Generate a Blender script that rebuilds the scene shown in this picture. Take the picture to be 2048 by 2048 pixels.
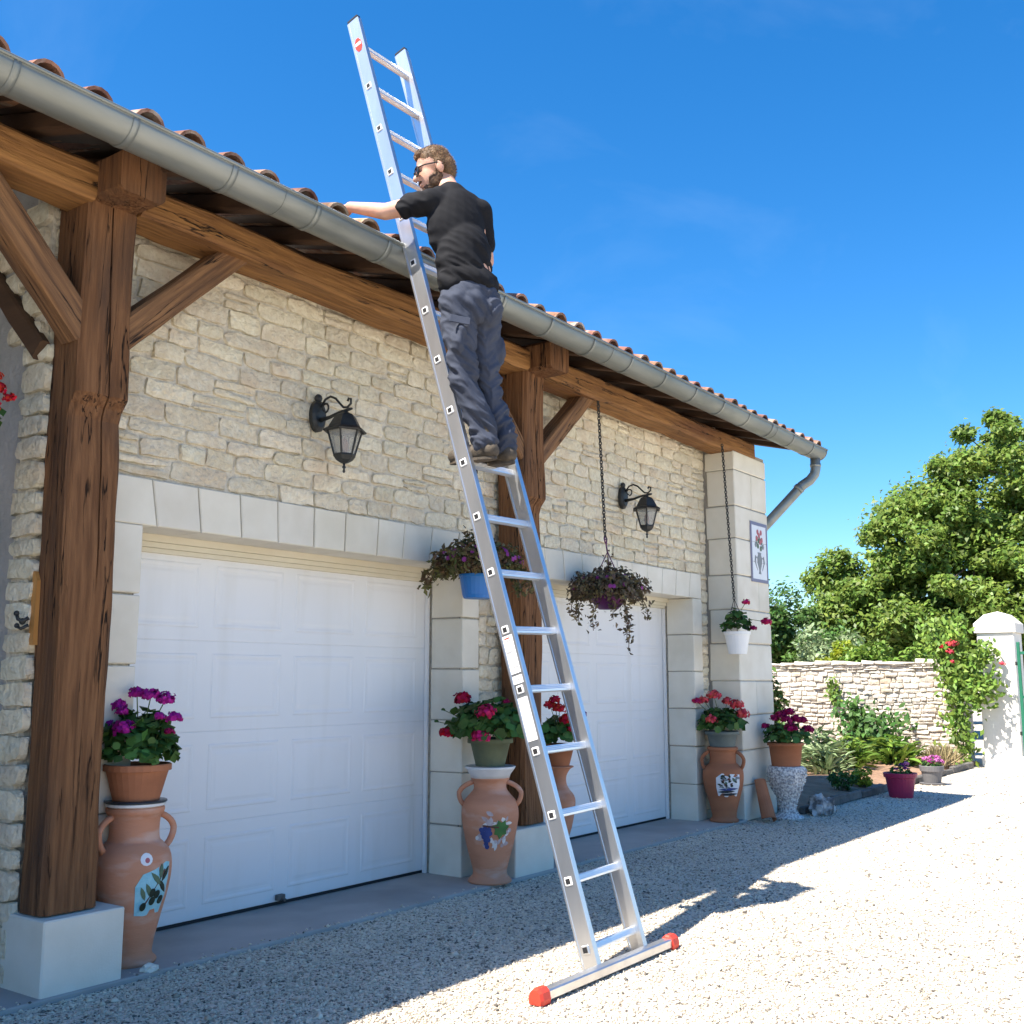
import bpy, bmesh, math, random
import numpy as np
from mathutils import Vector, Matrix, noise

# ------------------------------------------------------------------ clear
for o in list(bpy.data.objects):
    bpy.data.objects.remove(o, do_unlink=True)
scene = bpy.context.scene
COL = scene.collection
rnd = random.Random(11)
rng = np.random.default_rng(11)
R = math.radians

# ------------------------------------------------------------------ camera
cam_d = bpy.data.cameras.new('camera')
cam_d.sensor_width = 36.0
cam_d.lens = 36.0 * 2144.4 / 2048.0
cam_d.clip_start = 0.05
cam_d.clip_end = 3000
cam = bpy.data.objects.new('camera', cam_d)
COL.objects.link(cam)
cam.location = (0, 0, 1.224)
cam.rotation_euler = (R(90 + 8.815), 0, R(35.94 - 90))
scene.camera = cam

# ------------------------------------------------------------------ sky, sun, exposure
SUN = Vector((-0.63, 0.195, 1.0)).normalized()      # direction towards the sun
elev = math.asin(SUN.z)
world = bpy.data.worlds.new('World')
scene.world = world
world.use_nodes = True
wn = world.node_tree.nodes
wl = world.node_tree.links
wn.clear()
out = wn.new('ShaderNodeOutputWorld')
bg = wn.new('ShaderNodeBackground')
sky = wn.new('ShaderNodeTexSky')
sky.sky_type = 'NISHITA'
sky.sun_disc = False
sky.sun_elevation = elev
sky.sun_rotation = math.atan2(SUN.x, SUN.y)
sky.altitude = 0
sky.air_density = 1.0
sky.dust_density = 0.5
sky.ozone_density = 6.0
hsv = wn.new('ShaderNodeHueSaturation')
hsv.inputs['Saturation'].default_value = 1.30
hsv.inputs['Value'].default_value = 1.0
wl.new(sky.outputs[0], hsv.inputs['Color'])
# faint high cirrus, part of the sky all round
tc = wn.new('ShaderNodeTexCoord')
mp = wn.new('ShaderNodeMapping')
mp.inputs['Rotation'].default_value = (0.0, R(-20), R(25))
mp.inputs['Location'].default_value = (0.9, 0.35, 0.2)
mp.inputs['Scale'].default_value = (1.0, 3.0, 4.5)
nz = wn.new('ShaderNodeTexNoise')
nz.inputs['Scale'].default_value = 1.3
nz.inputs['Detail'].default_value = 7
nz.inputs['Roughness'].default_value = 0.55
nz.inputs['Distortion'].default_value = 0.6
rp = wn.new('ShaderNodeValToRGB')
rp.color_ramp.elements[0].position = 0.52
rp.color_ramp.elements[0].color = (0, 0, 0, 1)
rp.color_ramp.elements[1].position = 0.95
rp.color_ramp.elements[1].color = (0.11, 0.11, 0.11, 1)
mx = wn.new('ShaderNodeMixRGB')
mx.inputs[2].default_value = (5.5, 6.6, 7.6, 1)
wl.new(tc.outputs['Generated'], mp.inputs[0])
wl.new(mp.outputs[0], nz.inputs['Vector'])
wl.new(nz.outputs['Fac'], rp.inputs[0])
wl.new(rp.outputs[0], mx.inputs[0])
wl.new(hsv.outputs[0], mx.inputs[1])
wl.new(mx.outputs[0], bg.inputs['Color'])
bg.inputs['Strength'].default_value = 0.098
wl.new(bg.outputs[0], out.inputs['Surface'])

sun_d = bpy.data.lights.new('sun', 'SUN')
sun_d.energy = 5.0
sun_d.angle = R(0.53)
sun_d.color = (1.0, 0.935, 0.83)
sun = bpy.data.objects.new('sun', sun_d)
COL.objects.link(sun)
sun.rotation_euler = (-SUN).to_track_quat('-Z', 'Y').to_euler()
sun.location = (-6, 4, 12)

scene.view_settings.view_transform = 'Standard'
scene.view_settings.look = 'None'
scene.view_settings.gamma = 1.0
scene.view_settings.exposure = 1.32
scene.view_settings.use_curve_mapping = False

# ------------------------------------------------------------------ materials
def new_mat(name):
    m = bpy.data.materials.new(name)
    m.use_nodes = True
    nt = m.node_tree
    return m, nt, nt.nodes['Principled BSDF']

def M(name, c1, c2=None, scale=6.0, rough=0.8, bump=0.0, bscale=None, metallic=0.0,
      stretch=(1, 1, 1), rot=(0, 0, 0), var=0.0, detail=6.0, lo=0.35, hi=0.65, spec=0.3,
      c3=None, scale3=2.0, lo3=0.55, hi3=0.7, translucent=0.0, bdist=0.01, coat=0.0, stretch3=None, cracks=None):
    m, nt, b = new_mat(name)
    n, l = nt.nodes, nt.links
    b.inputs['Roughness'].default_value = rough
    b.inputs['Metallic'].default_value = metallic
    b.inputs['Specular IOR Level'].default_value = spec
    if coat:
        b.inputs['Coat Weight'].default_value = coat
    geo = n.new('ShaderNodeNewGeometry')
    mpg = n.new('ShaderNodeMapping')
    mpg.inputs['Scale'].default_value = stretch
    r0 = n.new('ShaderNodeVectorRotate')
    r0.rotation_type = 'EULER_XYZ'
    r0.inputs['Rotation'].default_value = rot
    l.new(geo.outputs['Position'], r0.inputs['Vector'])
    l.new(r0.outputs[0], mpg.inputs['Vector'])
    col = None
    nz = n.new('ShaderNodeTexNoise')
    nz.inputs['Scale'].default_value = scale
    nz.inputs['Detail'].default_value = detail
    l.new(mpg.outputs[0], nz.inputs['Vector'])
    mr = n.new('ShaderNodeMapRange')
    mr.inputs[1].default_value = lo
    mr.inputs[2].default_value = hi
    l.new(nz.outputs['Fac'], mr.inputs[0])
    mix = n.new('ShaderNodeMixRGB')
    mix.inputs[1].default_value = (*c1, 1)
    mix.inputs[2].default_value = (*(c2 or c1), 1)
    l.new(mr.outputs[0], mix.inputs[0])
    col = mix.outputs[0]
    if c3 is not None:
        n3 = n.new('ShaderNodeTexNoise')
        n3.inputs['Scale'].default_value = scale3
        n3.inputs['Detail'].default_value = 5
        mp3 = n.new('ShaderNodeMapping')
        mp3.inputs['Scale'].default_value = stretch3 or stretch
        l.new(r0.outputs[0], mp3.inputs['Vector'])
        l.new(mp3.outputs[0], n3.inputs['Vector'])
        m3 = n.new('ShaderNodeMapRange')
        m3.inputs[1].default_value = lo3
        m3.inputs[2].default_value = hi3
        l.new(n3.outputs['Fac'], m3.inputs[0])
        mix3 = n.new('ShaderNodeMixRGB')
        mix3.inputs[2].default_value = (*c3, 1)
        l.new(m3.outputs[0], mix3.inputs[0])
        l.new(col, mix3.inputs[1])
        col = mix3.outputs[0]
    crack_out = None
    if cracks:
        cs, cw, cst = cracks
        mpc = n.new('ShaderNodeMapping'); mpc.inputs['Scale'].default_value = cst
        l.new(r0.outputs[0], mpc.inputs['Vector'])
        nc = n.new('ShaderNodeTexNoise'); nc.inputs['Scale'].default_value = cs; nc.inputs['Detail'].default_value = 4
        l.new(mpc.outputs[0], nc.inputs['Vector'])
        sb = n.new('ShaderNodeMath'); sb.operation = 'SUBTRACT'; sb.inputs[1].default_value = 0.5
        l.new(nc.outputs['Fac'], sb.inputs[0])
        ab = n.new('ShaderNodeMath'); ab.operation = 'ABSOLUTE'; l.new(sb.outputs[0], ab.inputs[0])
        mc = n.new('ShaderNodeMapRange'); mc.inputs[1].default_value = cw * 0.3; mc.inputs[2].default_value = cw
        l.new(ab.outputs[0], mc.inputs[0])
        nm = n.new('ShaderNodeTexNoise'); nm.inputs['Scale'].default_value = cs * 0.7
        l.new(mpc.outputs[0], nm.inputs['Vector'])
        mm = n.new('ShaderNodeMapRange'); mm.inputs[1].default_value = 0.47; mm.inputs[2].default_value = 0.56
        mm.inputs[3].default_value = 1.0; mm.inputs[4].default_value = 0.0
        l.new(nm.outputs['Fac'], mm.inputs[0])
        mxm = n.new('ShaderNodeMath'); mxm.operation = 'MAXIMUM'
        l.new(mc.outputs[0], mxm.inputs[0]); l.new(mm.outputs[0], mxm.inputs[1])
        mcx = n.new('ShaderNodeMixRGB'); mcx.inputs[1].default_value = (0.018, 0.010, 0.006, 1)
        l.new(mxm.outputs[0], mcx.inputs[0]); l.new(col, mcx.inputs[2])
        col = mcx.outputs[0]; crack_out = mxm.outputs[0]
    if var:
        oi = n.new('ShaderNodeObjectInfo')
        ad = n.new('ShaderNodeMath'); ad.operation = 'ADD'
        l.new(oi.outputs['Random'], ad.inputs[0])
        l.new(geo.outputs['Random Per Island'], ad.inputs[1])
        fr = n.new('ShaderNodeMath'); fr.operation = 'FRACT'
        l.new(ad.outputs[0], fr.inputs[0])
        mrv = n.new('ShaderNodeMapRange')
        mrv.inputs[3].default_value = 1 - var
        mrv.inputs[4].default_value = 1 + var
        l.new(fr.outputs[0], mrv.inputs[0])
        hs = n.new('ShaderNodeHueSaturation')
        l.new(mrv.outputs[0], hs.inputs['Value'])
        mh = n.new('ShaderNodeMath'); mh.operation = 'MULTIPLY'
        mh.inputs[1].default_value = 7.31
        l.new(fr.outputs[0], mh.inputs[0])
        fh = n.new('ShaderNodeMath'); fh.operation = 'FRACT'
        l.new(mh.outputs[0], fh.inputs[0])
        mrh = n.new('ShaderNodeMapRange')
        mrh.inputs[3].default_value = 0.5 - var * 0.06
        mrh.inputs[4].default_value = 0.5 + var * 0.06
        l.new(fh.outputs[0], mrh.inputs[0])
        l.new(mrh.outputs[0], hs.inputs['Hue'])
        l.new(col, hs.inputs['Color'])
        col = hs.outputs[0]
    l.new(col, b.inputs['Base Color'])
    if bump:
        nb = n.new('ShaderNodeTexNoise')
        nb.inputs['Scale'].default_value = bscale or scale * 3
        nb.inputs['Detail'].default_value = 8
        nb.inputs['Roughness'].default_value = 0.6
        l.new(mpg.outputs[0], nb.inputs['Vector'])
        bp = n.new('ShaderNodeBump')
        bp.inputs['Strength'].default_value = bump
        bp.inputs['Distance'].default_value = bdist
        if crack_out is not None:
            adc = n.new('ShaderNodeMath'); adc.operation = 'MULTIPLY_ADD'
            adc.inputs[1].default_value = 0.6
            l.new(crack_out, adc.inputs[0]); l.new(nb.outputs['Fac'], adc.inputs[2])
            l.new(adc.outputs[0], bp.inputs['Height'])
        else:
            l.new(nb.outputs['Fac'], bp.inputs['Height'])
        l.new(bp.outputs[0], b.inputs['Normal'])
    if translucent:
        outn = n['Material Output']
        tr = n.new('ShaderNodeBsdfTranslucent')
        l.new(col, tr.inputs['Color'])
        ms = n.new('ShaderNodeMixShader')
        ms.inputs[0].default_value = translucent
        l.new(b.outputs[0], ms.inputs[1])
        l.new(tr.outputs[0], ms.inputs[2])
        l.new(ms.outputs[0], outn.inputs['Surface'])
    return m

MAT = {}
MAT['stone'] = M('limestone', (0.85, 0.78, 0.61), (0.73, 0.64, 0.465), 30, 0.95, 1.0, 32, var=0.11,
                 c3=(0.68, 0.56, 0.40), scale3=5.0, lo3=0.5, hi3=0.75, bdist=0.03, spec=0.1)
MAT['mortar'] = M('lime mortar', (0.74, 0.68, 0.565), (0.60, 0.535, 0.425), 30, 0.95, 1.0, 50, spec=0.1, bdist=0.02)
MAT['dressed'] = M('dressed limestone', (0.74, 0.70, 0.60), (0.68, 0.635, 0.53), 5, 0.9, 0.25, 120, var=0.05,
                   c3=(0.63, 0.585, 0.48), scale3=1.8, bdist=0.004, spec=0.15)
MAT['joint'] = M('grey joint mortar', (0.36, 0.33, 0.28), (0.30, 0.28, 0.24), 20, 0.95, 0.4, 90)
MAT['plaster'] = M('grey plaster', (0.40, 0.38, 0.36), (0.32, 0.31, 0.29), 6, 0.95, 0.8, 30, bdist=0.02)
MAT['wood_v'] = M('old oak upright', (0.235, 0.112, 0.05), (0.14, 0.064, 0.029), 2.0, 0.85, 1.0, 2.6, cracks=(1.5, 0.016, (16, 16, 0.9)), lo=0.36, hi=0.64, detail=9,
                  stretch=(26, 26, 1.3), c3=(0.095, 0.052, 0.032), scale3=1.6, stretch3=(4, 4, 0.9), lo3=0.5, hi3=0.68, bdist=0.02, spec=0.2)
MAT['wood_x'] = M('oak beam', (0.315, 0.155, 0.052), (0.18, 0.084, 0.03), 2.0, 0.7, 0.9, 2.6, cracks=(1.5, 0.012, (0.8, 13, 13)), lo=0.36, hi=0.64, detail=9,
                  stretch=(1.2, 20, 20), c3=(0.15, 0.065, 0.028), scale3=1.3, stretch3=(0.8, 4, 4), lo3=0.52, hi3=0.7, bdist=0.012, spec=0.25)
MAT['wood_d1'] = M('oak brace', (0.26, 0.13, 0.055), (0.12, 0.06, 0.03), 2.0, 0.75, 0.9, 2.6, detail=9,
                   stretch=(24, 24, 1.3), rot=(0, R(-46), 0), bdist=0.014, cracks=(1.5, 0.016, (15, 15, 0.9)), c3=(0.09, 0.05, 0.03), scale3=1.6, stretch3=(4, 4, 0.9))
MAT['wood_d2'] = M('oak brace left', (0.26, 0.13, 0.055), (0.12, 0.06, 0.03), 2.0, 0.75, 0.9, 2.6, detail=9,
                   stretch=(24, 24, 1.3), rot=(0, R(43), 0), bdist=0.014, cracks=(1.5, 0.016, (15, 15, 0.9)), c3=(0.09, 0.05, 0.03), scale3=1.6, stretch3=(4, 4, 0.9))
MAT['wood_dark'] = M('dark rafter wood', (0.09, 0.05, 0.028), (0.055, 0.03, 0.018), 3, 0.7, 0.4, 9, stretch=(4, 0.6, 4))  # dark brown wood of rafters, roof boards and side brace
MAT['tile'] = M('terracotta roof tile', (0.31, 0.155, 0.092), (0.17, 0.08, 0.052), 14, 0.9, 0.6, 60, var=0.3,
                c3=(0.40, 0.33, 0.26), scale3=9, lo3=0.5)
MAT['zinc'] = M('weathered zinc', (0.265, 0.28, 0.265), (0.20, 0.215, 0.20), 3.0, 0.42, 0.06, 12, metallic=0.5, stretch=(0.7, 3, 3),
                c3=(0.31, 0.32, 0.29), scale3=2.2)
MAT['door'] = M('white garage door', (0.79, 0.79, 0.79), (0.76, 0.76, 0.755), 1.5, 0.42, 0.08, 260, spec=0.4, bdist=0.001, c3=(0.70, 0.69, 0.66), scale3=2.2, stretch3=(3, 3, 0.35), lo3=0.55, hi3=0.85)
MAT['doorframe'] = M('cream door frame', (0.70, 0.65, 0.52), (0.67, 0.61, 0.47), 3, 0.5)
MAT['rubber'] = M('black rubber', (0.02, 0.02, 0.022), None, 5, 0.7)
MAT['iron'] = M('black iron', (0.018, 0.02, 0.021), (0.03, 0.032, 0.03), 30, 0.45, 0.2, 150, spec=0.4)
MAT['concrete'] = M('concrete apron', (0.43, 0.40, 0.37), (0.35, 0.33, 0.305), 2.5, 0.9, 0.3, 120, c3=(0.30, 0.285, 0.265), scale3=1.2, bdist=0.003)
MAT['terra'] = M('terracotta', (0.58, 0.265, 0.155), (0.50, 0.22, 0.125), 4, 0.8, 0.25, 40, stretch=(1, 1, 3),
                 c3=(0.58, 0.36, 0.27), scale3=5.5, lo3=0.52, hi3=0.72, bdist=0.006)
MAT['terra2'] = M('brown terracotta', (0.40, 0.155, 0.075), (0.33, 0.125, 0.06), 4, 0.8, 0.25, 40, stretch=(1, 1, 3), bdist=0.004)
MAT['glaze_white'] = M('white glazed rim', (0.72, 0.70, 0.68), (0.62, 0.6, 0.58), 9, 0.35, spec=0.5)
MAT['glaze_black'] = M('black glaze', (0.02, 0.025, 0.03), None, 5, 0.35, spec=0.5)
MAT['soil'] = M('potting soil', (0.07, 0.045, 0.03), (0.035, 0.022, 0.015), 40, 0.95, 0.8, 80)
MAT['earth'] = M('garden earth', (0.36, 0.22, 0.14), (0.24, 0.145, 0.09), 6, 0.95, 0.9, 25, bdist=0.03)
MAT['alu'] = M('aluminium', (0.70, 0.71, 0.73), (0.58, 0.59, 0.61), 8, 0.36, 0.05, 30, metallic=0.93, stretch=(1, 1, 0.15), spec=0.5)
MAT['alu_rung'] = M('ribbed aluminium', (0.80, 0.81, 0.82), None, 8, 0.4, 0.0, metallic=0.85)
MAT['sticker'] = M('white label', (0.82, 0.82, 0.81), None, 8, 0.5)
MAT['print_grey'] = M('grey print', (0.35, 0.35, 0.36), None, 8, 0.6)
MAT['red'] = M('red plastic', (0.72, 0.055, 0.03), (0.62, 0.045, 0.025), 12, 0.45, spec=0.4)
MAT['skin'] = M('skin', (0.62, 0.36, 0.26), (0.54, 0.29, 0.20), 12, 0.55, 0.1, 90, bdist=0.002)
MAT['skin'].node_tree.nodes['Principled BSDF'].inputs['Subsurface Weight'].default_value = 0.12
MAT['skin'].node_tree.nodes['Principled BSDF'].inputs['Subsurface Radius'].default_value = (0.02, 0.008, 0.004)
MAT['hair'] = M('brown hair', (0.20, 0.115, 0.055), (0.085, 0.048, 0.025), 30, 0.6, 0.8, 120, stretch=(1, 1, 0.5), bdist=0.004)
MAT['hair_strand'] = M('hair strand', (0.26, 0.155, 0.075), (0.12, 0.068, 0.034), 40, 0.5, 0, var=0.4)
MAT['beard'] = M('brown beard', (0.13, 0.07, 0.035), (0.06, 0.032, 0.018), 60, 0.7, 0.9, 160, bdist=0.004)
MAT['shirt'] = M('black cotton', (0.012, 0.012, 0.014), (0.008, 0.008, 0.010), 9, 0.85, 0.35, 300, spec=0.2, bdist=0.002)
MAT['trousers'] = M('slate blue work cloth', (0.058, 0.066, 0.092), (0.040, 0.047, 0.068), 7, 0.85, 0.3, 260, spec=0.2, bdist=0.002)
MAT['boot'] = M('brown boot leather', (0.10, 0.078, 0.055), (0.055, 0.045, 0.035), 30, 0.7, 0.4, 120)
MAT['lens'] = M('dark spectacle lens', (0.05, 0.05, 0.055), None, 5, 0.08, spec=0.6)
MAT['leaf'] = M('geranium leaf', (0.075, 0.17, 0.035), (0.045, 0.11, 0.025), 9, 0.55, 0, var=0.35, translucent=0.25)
MAT['leaf_purple'] = M('purple brown leaf', (0.18, 0.155, 0.075), (0.125, 0.085, 0.065), 14, 0.6, 0, var=0.4, translucent=0.2)
MAT['leaf_mix'] = M('bronze green leaf', (0.11, 0.13, 0.04), (0.15, 0.09, 0.05), 12, 0.6, 0, var=0.4, translucent=0.25)
MAT['leaf_silver'] = M('silvery leaf', (0.30, 0.37, 0.20), (0.20, 0.28, 0.13), 8, 0.6, 0, var=0.3, translucent=0.2)
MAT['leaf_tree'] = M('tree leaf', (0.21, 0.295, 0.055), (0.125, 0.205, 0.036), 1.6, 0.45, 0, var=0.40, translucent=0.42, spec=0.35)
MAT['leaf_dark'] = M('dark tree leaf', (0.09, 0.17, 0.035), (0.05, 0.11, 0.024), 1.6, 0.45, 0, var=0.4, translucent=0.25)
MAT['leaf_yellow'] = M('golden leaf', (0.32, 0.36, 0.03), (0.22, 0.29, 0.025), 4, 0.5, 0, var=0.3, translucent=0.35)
MAT['leaf_lime'] = M('fresh green leaf', (0.20, 0.31, 0.05), (0.13, 0.22, 0.035), 4, 0.5, 0, var=0.35, translucent=0.3)
MAT['stem'] = M('green stem', (0.12, 0.16, 0.05), (0.09, 0.12, 0.04), 9, 0.6)
MAT['bark'] = M('bark', (0.16, 0.12, 0.09), (0.09, 0.068, 0.05), 6, 0.9, 0.8, 18, stretch=(1, 1, 0.3), bdist=0.03)
MAT['straw'] = M('dry grass', (0.42, 0.34, 0.19), (0.32, 0.26, 0.13), 6, 0.8, 0, var=0.25, translucent=0.2)
def petal(name, c, d):
    return M(name, c, d, 25, 0.6, 0, var=0.22, translucent=0.25, spec=0.2)
MAT['magenta'] = petal('magenta petal', (0.52, 0.025, 0.36), (0.36, 0.012, 0.22))
MAT['crimson'] = petal('crimson petal', (0.50, 0.006, 0.05), (0.32, 0.003, 0.02))
MAT['hotpink'] = petal('hot pink petal', (0.62, 0.02, 0.16), (0.45, 0.01, 0.08))
MAT['coral'] = petal('coral petal', (0.72, 0.10, 0.10), (0.58, 0.04, 0.07))
MAT['wine'] = petal('wine petal', (0.36, 0.008, 0.10), (0.22, 0.004, 0.06))
MAT['pink'] = petal('pink petal', (0.66, 0.25, 0.50), (0.50, 0.10, 0.36))
MAT['violet'] = petal('violet petal', (0.32, 0.06, 0.30), (0.20, 0.03, 0.18))
MAT['redpetal'] = petal('red petal', (0.64, 0.02, 0.02), (0.45, 0.01, 0.012))
MAT['blue_plastic'] = M('blue plastic', (0.02, 0.17, 0.50), (0.015, 0.14, 0.43), 8, 0.4, spec=0.4)
MAT['green_pot'] = M('mossy green pot', (0.15, 0.17, 0.10), (0.11, 0.125, 0.075), 8, 0.8, 0.2, 50)
MAT['slate_pot'] = M('grey green pot', (0.17, 0.20, 0.19), (0.13, 0.155, 0.145), 8, 0.7)
MAT['white_plastic'] = M('white plastic', (0.80, 0.80, 0.78), None, 8, 0.4, spec=0.4)
MAT['plum_pot'] = M('plum red plastic', (0.36, 0.02, 0.075), (0.32, 0.018, 0.065), 6, 0.45, spec=0.4)
MAT['grey_pot'] = M('dark grey pot', (0.17, 0.16, 0.16), (0.13, 0.125, 0.125), 8, 0.6)
MAT['purple_plastic'] = M('purple plastic', (0.10, 0.02, 0.10), None, 8, 0.5)
MAT['urn'] = M('pebbledash urn', (0.72, 0.71, 0.69), (0.30, 0.30, 0.31), 55, 0.85, 1.0, 60, lo=0.42, hi=0.6, bdist=0.01)
MAT['rock'] = M('rugged grey rock', (0.55, 0.53, 0.50), (0.12, 0.115, 0.11), 9, 0.95, 0.9, 30, lo=0.42, hi=0.58, bdist=0.02)
MAT['rubble'] = M('rubble limestone', (0.70, 0.645, 0.56), (0.56, 0.50, 0.42), 16, 0.95, 0.9, 45, var=0.2, bdist=0.02, c3=(0.50, 0.40, 0.29), scale3=3.0)
MAT['rubblemortar'] = M('earth mortar', (0.56, 0.50, 0.42), (0.40, 0.35, 0.28), 12, 0.95, 0.8, 50)
MAT['limewash'] = M('limewashed stone', (0.74, 0.71, 0.65), (0.66, 0.62, 0.55), 3, 0.9, 0.3, 30)
MAT['green_paint'] = M('green paint', (0.02, 0.14, 0.08), None, 6, 0.5)
MAT['kerb'] = M('old kerb stone', (0.17, 0.155, 0.14), (0.11, 0.10, 0.09), 12, 0.95, 0.7, 50, var=0.15)
MAT['varnish'] = M('varnished pine', (0.50, 0.24, 0.07), (0.42, 0.19, 0.05), 4, 0.45, stretch=(8, 8, 1))
MAT['plaque_white'] = M('white glazed tile', (0.72, 0.70, 0.70), None, 5, 0.25, spec=0.5)
MAT['plaque_blue'] = M('blue grey border', (0.17, 0.15, 0.22), None, 5, 0.3)
MAT['paint_skyblue'] = M('pale blue paint', (0.22, 0.52, 0.62), (0.34, 0.62, 0.70), 25, 0.6, 0.3, 120)
MAT['paint_olive'] = M('dark olive paint', (0.018, 0.03, 0.02), None, 25, 0.5)
MAT['paint_leaf'] = M('leaf green paint', (0.07, 0.19, 0.05), (0.05, 0.14, 0.045), 25, 0.6)
MAT['paint_sage'] = M('sage paint', (0.10, 0.16, 0.10), None, 25, 0.6)
MAT['paint_blue'] = M('grape blue paint', (0.05, 0.075, 0.24), (0.035, 0.05, 0.17), 25, 0.6)
MAT['paint_pale'] = M('pale lilac paint', (0.52, 0.46, 0.48), (0.42, 0.30, 0.27), 30, 0.7)
MAT['paint_brown'] = M('brown paint', (0.12, 0.05, 0.04), None, 25, 0.6)
MAT['paint_white'] = M('white paint', (0.75, 0.75, 0.76), None, 25, 0.6)
MAT['paint_rose'] = M('rose paint', (0.42, 0.12, 0.14), None, 25, 0.6)
MAT['paint_grey'] = M('grey paint', (0.22, 0.24, 0.25), None, 25, 0.6)
MAT['amber'] = M('amber bulb glass', (0.24, 0.07, 0.03), None, 5, 0.3)
gm, gnt, gb = new_mat('lantern glass')
gb.inputs['Base Color'].default_value = (0.62, 0.62, 0.60, 1)
gb.inputs['Roughness'].default_value = 0.12
gtr = gnt.nodes.new('ShaderNodeBsdfTransparent')
gtr.inputs['Color'].default_value = (0.93, 0.93, 0.91, 1)
gms = gnt.nodes.new('ShaderNodeMixShader')
gms.inputs[0].default_value = 0.72
gnt.links.new(gb.outputs[0], gms.inputs[1])
gnt.links.new(gtr.outputs[0], gms.inputs[2])
gnt.links.new(gms.outputs[0], gnt.nodes['Material Output'].inputs['Surface'])
MAT['glass'] = gm

def gravel_material(name, pale=1.0):
    m, nt, b = new_mat(name)
    n, l = nt.nodes, nt.links
    b.inputs['Roughness'].default_value = 0.95
    b.inputs['Specular IOR Level'].default_value = 0.1
    geo = n.new('ShaderNodeNewGeometry')
    v1 = n.new('ShaderNodeTexVoronoi'); v1.inputs['Scale'].default_value = 85
    v1.inputs['Randomness'].default_value = 1.0
    l.new(geo.outputs['Position'], v1.inputs['Vector'])
    rp1 = n.new('ShaderNodeValToRGB')
    e = rp1.color_ramp.elements
    e[0].position = 0.06; e[0].color = (0.13, 0.115, 0.10, 1)
    e[1].position = 1.0; e[1].color = (0.70, 0.63, 0.525, 1)
    k = rp1.color_ramp.elements.new(0.26); k.color = (0.46, 0.41, 0.34, 1)
    k = rp1.color_ramp.elements.new(0.6); k.color = (0.63, 0.565, 0.475, 1)
    sp = n.new('ShaderNodeSeparateColor')
    l.new(v1.outputs['Color'], sp.inputs[0])
    l.new(sp.outputs[0], rp1.inputs[0])
    nzl = n.new('ShaderNodeTexNoise'); nzl.inputs['Scale'].default_value = 0.8
    nzl.inputs['Detail'].default_value = 5
    l.new(geo.outputs['Position'], nzl.inputs['Vector'])
    mrl = n.new('ShaderNodeMapRange'); mrl.inputs[1].default_value = 0.3; mrl.inputs[2].default_value = 0.7
    mrl.inputs[3].default_value = 0.86; mrl.inputs[4].default_value = 1.08
    l.new(nzl.outputs['Fac'], mrl.inputs[0])
    hs = n.new('ShaderNodeHueSaturation')
    l.new(mrl.outputs[0], hs.inputs['Value'])
    l.new(rp1.outputs[0], hs.inputs['Color'])
    l.new(hs.outputs[0], b.inputs['Base Color'])
    mrd = n.new('ShaderNodeMapRange'); mrd.inputs[1].default_value = 0.0; mrd.inputs[2].default_value = 0.009
    mrd.inputs[3].default_value = 1.0; mrd.inputs[4].default_value = 0.0
    l.new(v1.outputs['Distance'], mrd.inputs[0])
    bp = n.new('ShaderNodeBump'); bp.inputs['Strength'].default_value = 0.8; bp.inputs['Distance'].default_value = 0.006
    l.new(mrd.outputs[0], bp.inputs['Height'])
    l.new(bp.outputs[0], b.inputs['Normal'])
    return m
MAT['gravel'] = gravel_material('pale gravel')
pm, pnt, pbs = new_mat('pale limestone pebble')
pbs.inputs['Roughness'].default_value = 0.95
pbs.inputs['Specular IOR Level'].default_value = 0.1
pg = pnt.nodes.new('ShaderNodeNewGeometry')
pr_ = pnt.nodes.new('ShaderNodeValToRGB')
pe = pr_.color_ramp.elements
pe[0].position = 0.0; pe[0].color = (0.10, 0.09, 0.08, 1)
pe[1].position = 1.0; pe[1].color = (0.78, 0.69, 0.55, 1)
for pp_, cc_ in ((0.06, (0.24, 0.21, 0.175, 1)), (0.15, (0.48, 0.41, 0.315, 1)), (0.45, (0.66, 0.56, 0.43, 1)), (0.8, (0.74, 0.64, 0.50, 1))):
    pe.new(pp_).color = cc_
pnt.links.new(pg.outputs['Random Per Island'], pr_.inputs[0])
pmp = pnt.nodes.new('ShaderNodeMapping'); pmp.inputs['Scale'].default_value = (0.35, 1.3, 1)
pnz = pnt.nodes.new('ShaderNodeTexNoise'); pnz.inputs['Scale'].default_value = 1.4; pnz.inputs['Detail'].default_value = 5
pmr = pnt.nodes.new('ShaderNodeMapRange'); pmr.inputs[1].default_value = 0.35; pmr.inputs[2].default_value = 0.65
pmr.inputs[3].default_value = 0.86; pmr.inputs[4].default_value = 1.08
phs = pnt.nodes.new('ShaderNodeHueSaturation')
pnt.links.new(pg.outputs['Position'], pmp.inputs[0]); pnt.links.new(pmp.outputs[0], pnz.inputs['Vector'])
pnt.links.new(pnz.outputs['Fac'], pmr.inputs[0]); pnt.links.new(pmr.outputs[0], phs.inputs['Value'])
pnt.links.new(pr_.outputs[0], phs.inputs['Color'])
pnt.links.new(phs.outputs[0], pbs.inputs['Base Color'])
MAT['pebble'] = pm

# ------------------------------------------------------------------ object helpers
WORLD_LOC = {}
def wloc(o):
    return WORLD_LOC.get(o.name, Vector((0, 0, 0))) if o is not None else Vector((0, 0, 0))

def place(o, loc, parent=None):
    loc = Vector(loc)
    if parent is not None:
        o.parent = parent
        o.location = loc - wloc(parent)
    else:
        o.location = loc
    COL.objects.link(o)
    WORLD_LOC[o.name] = loc
    return o

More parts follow.
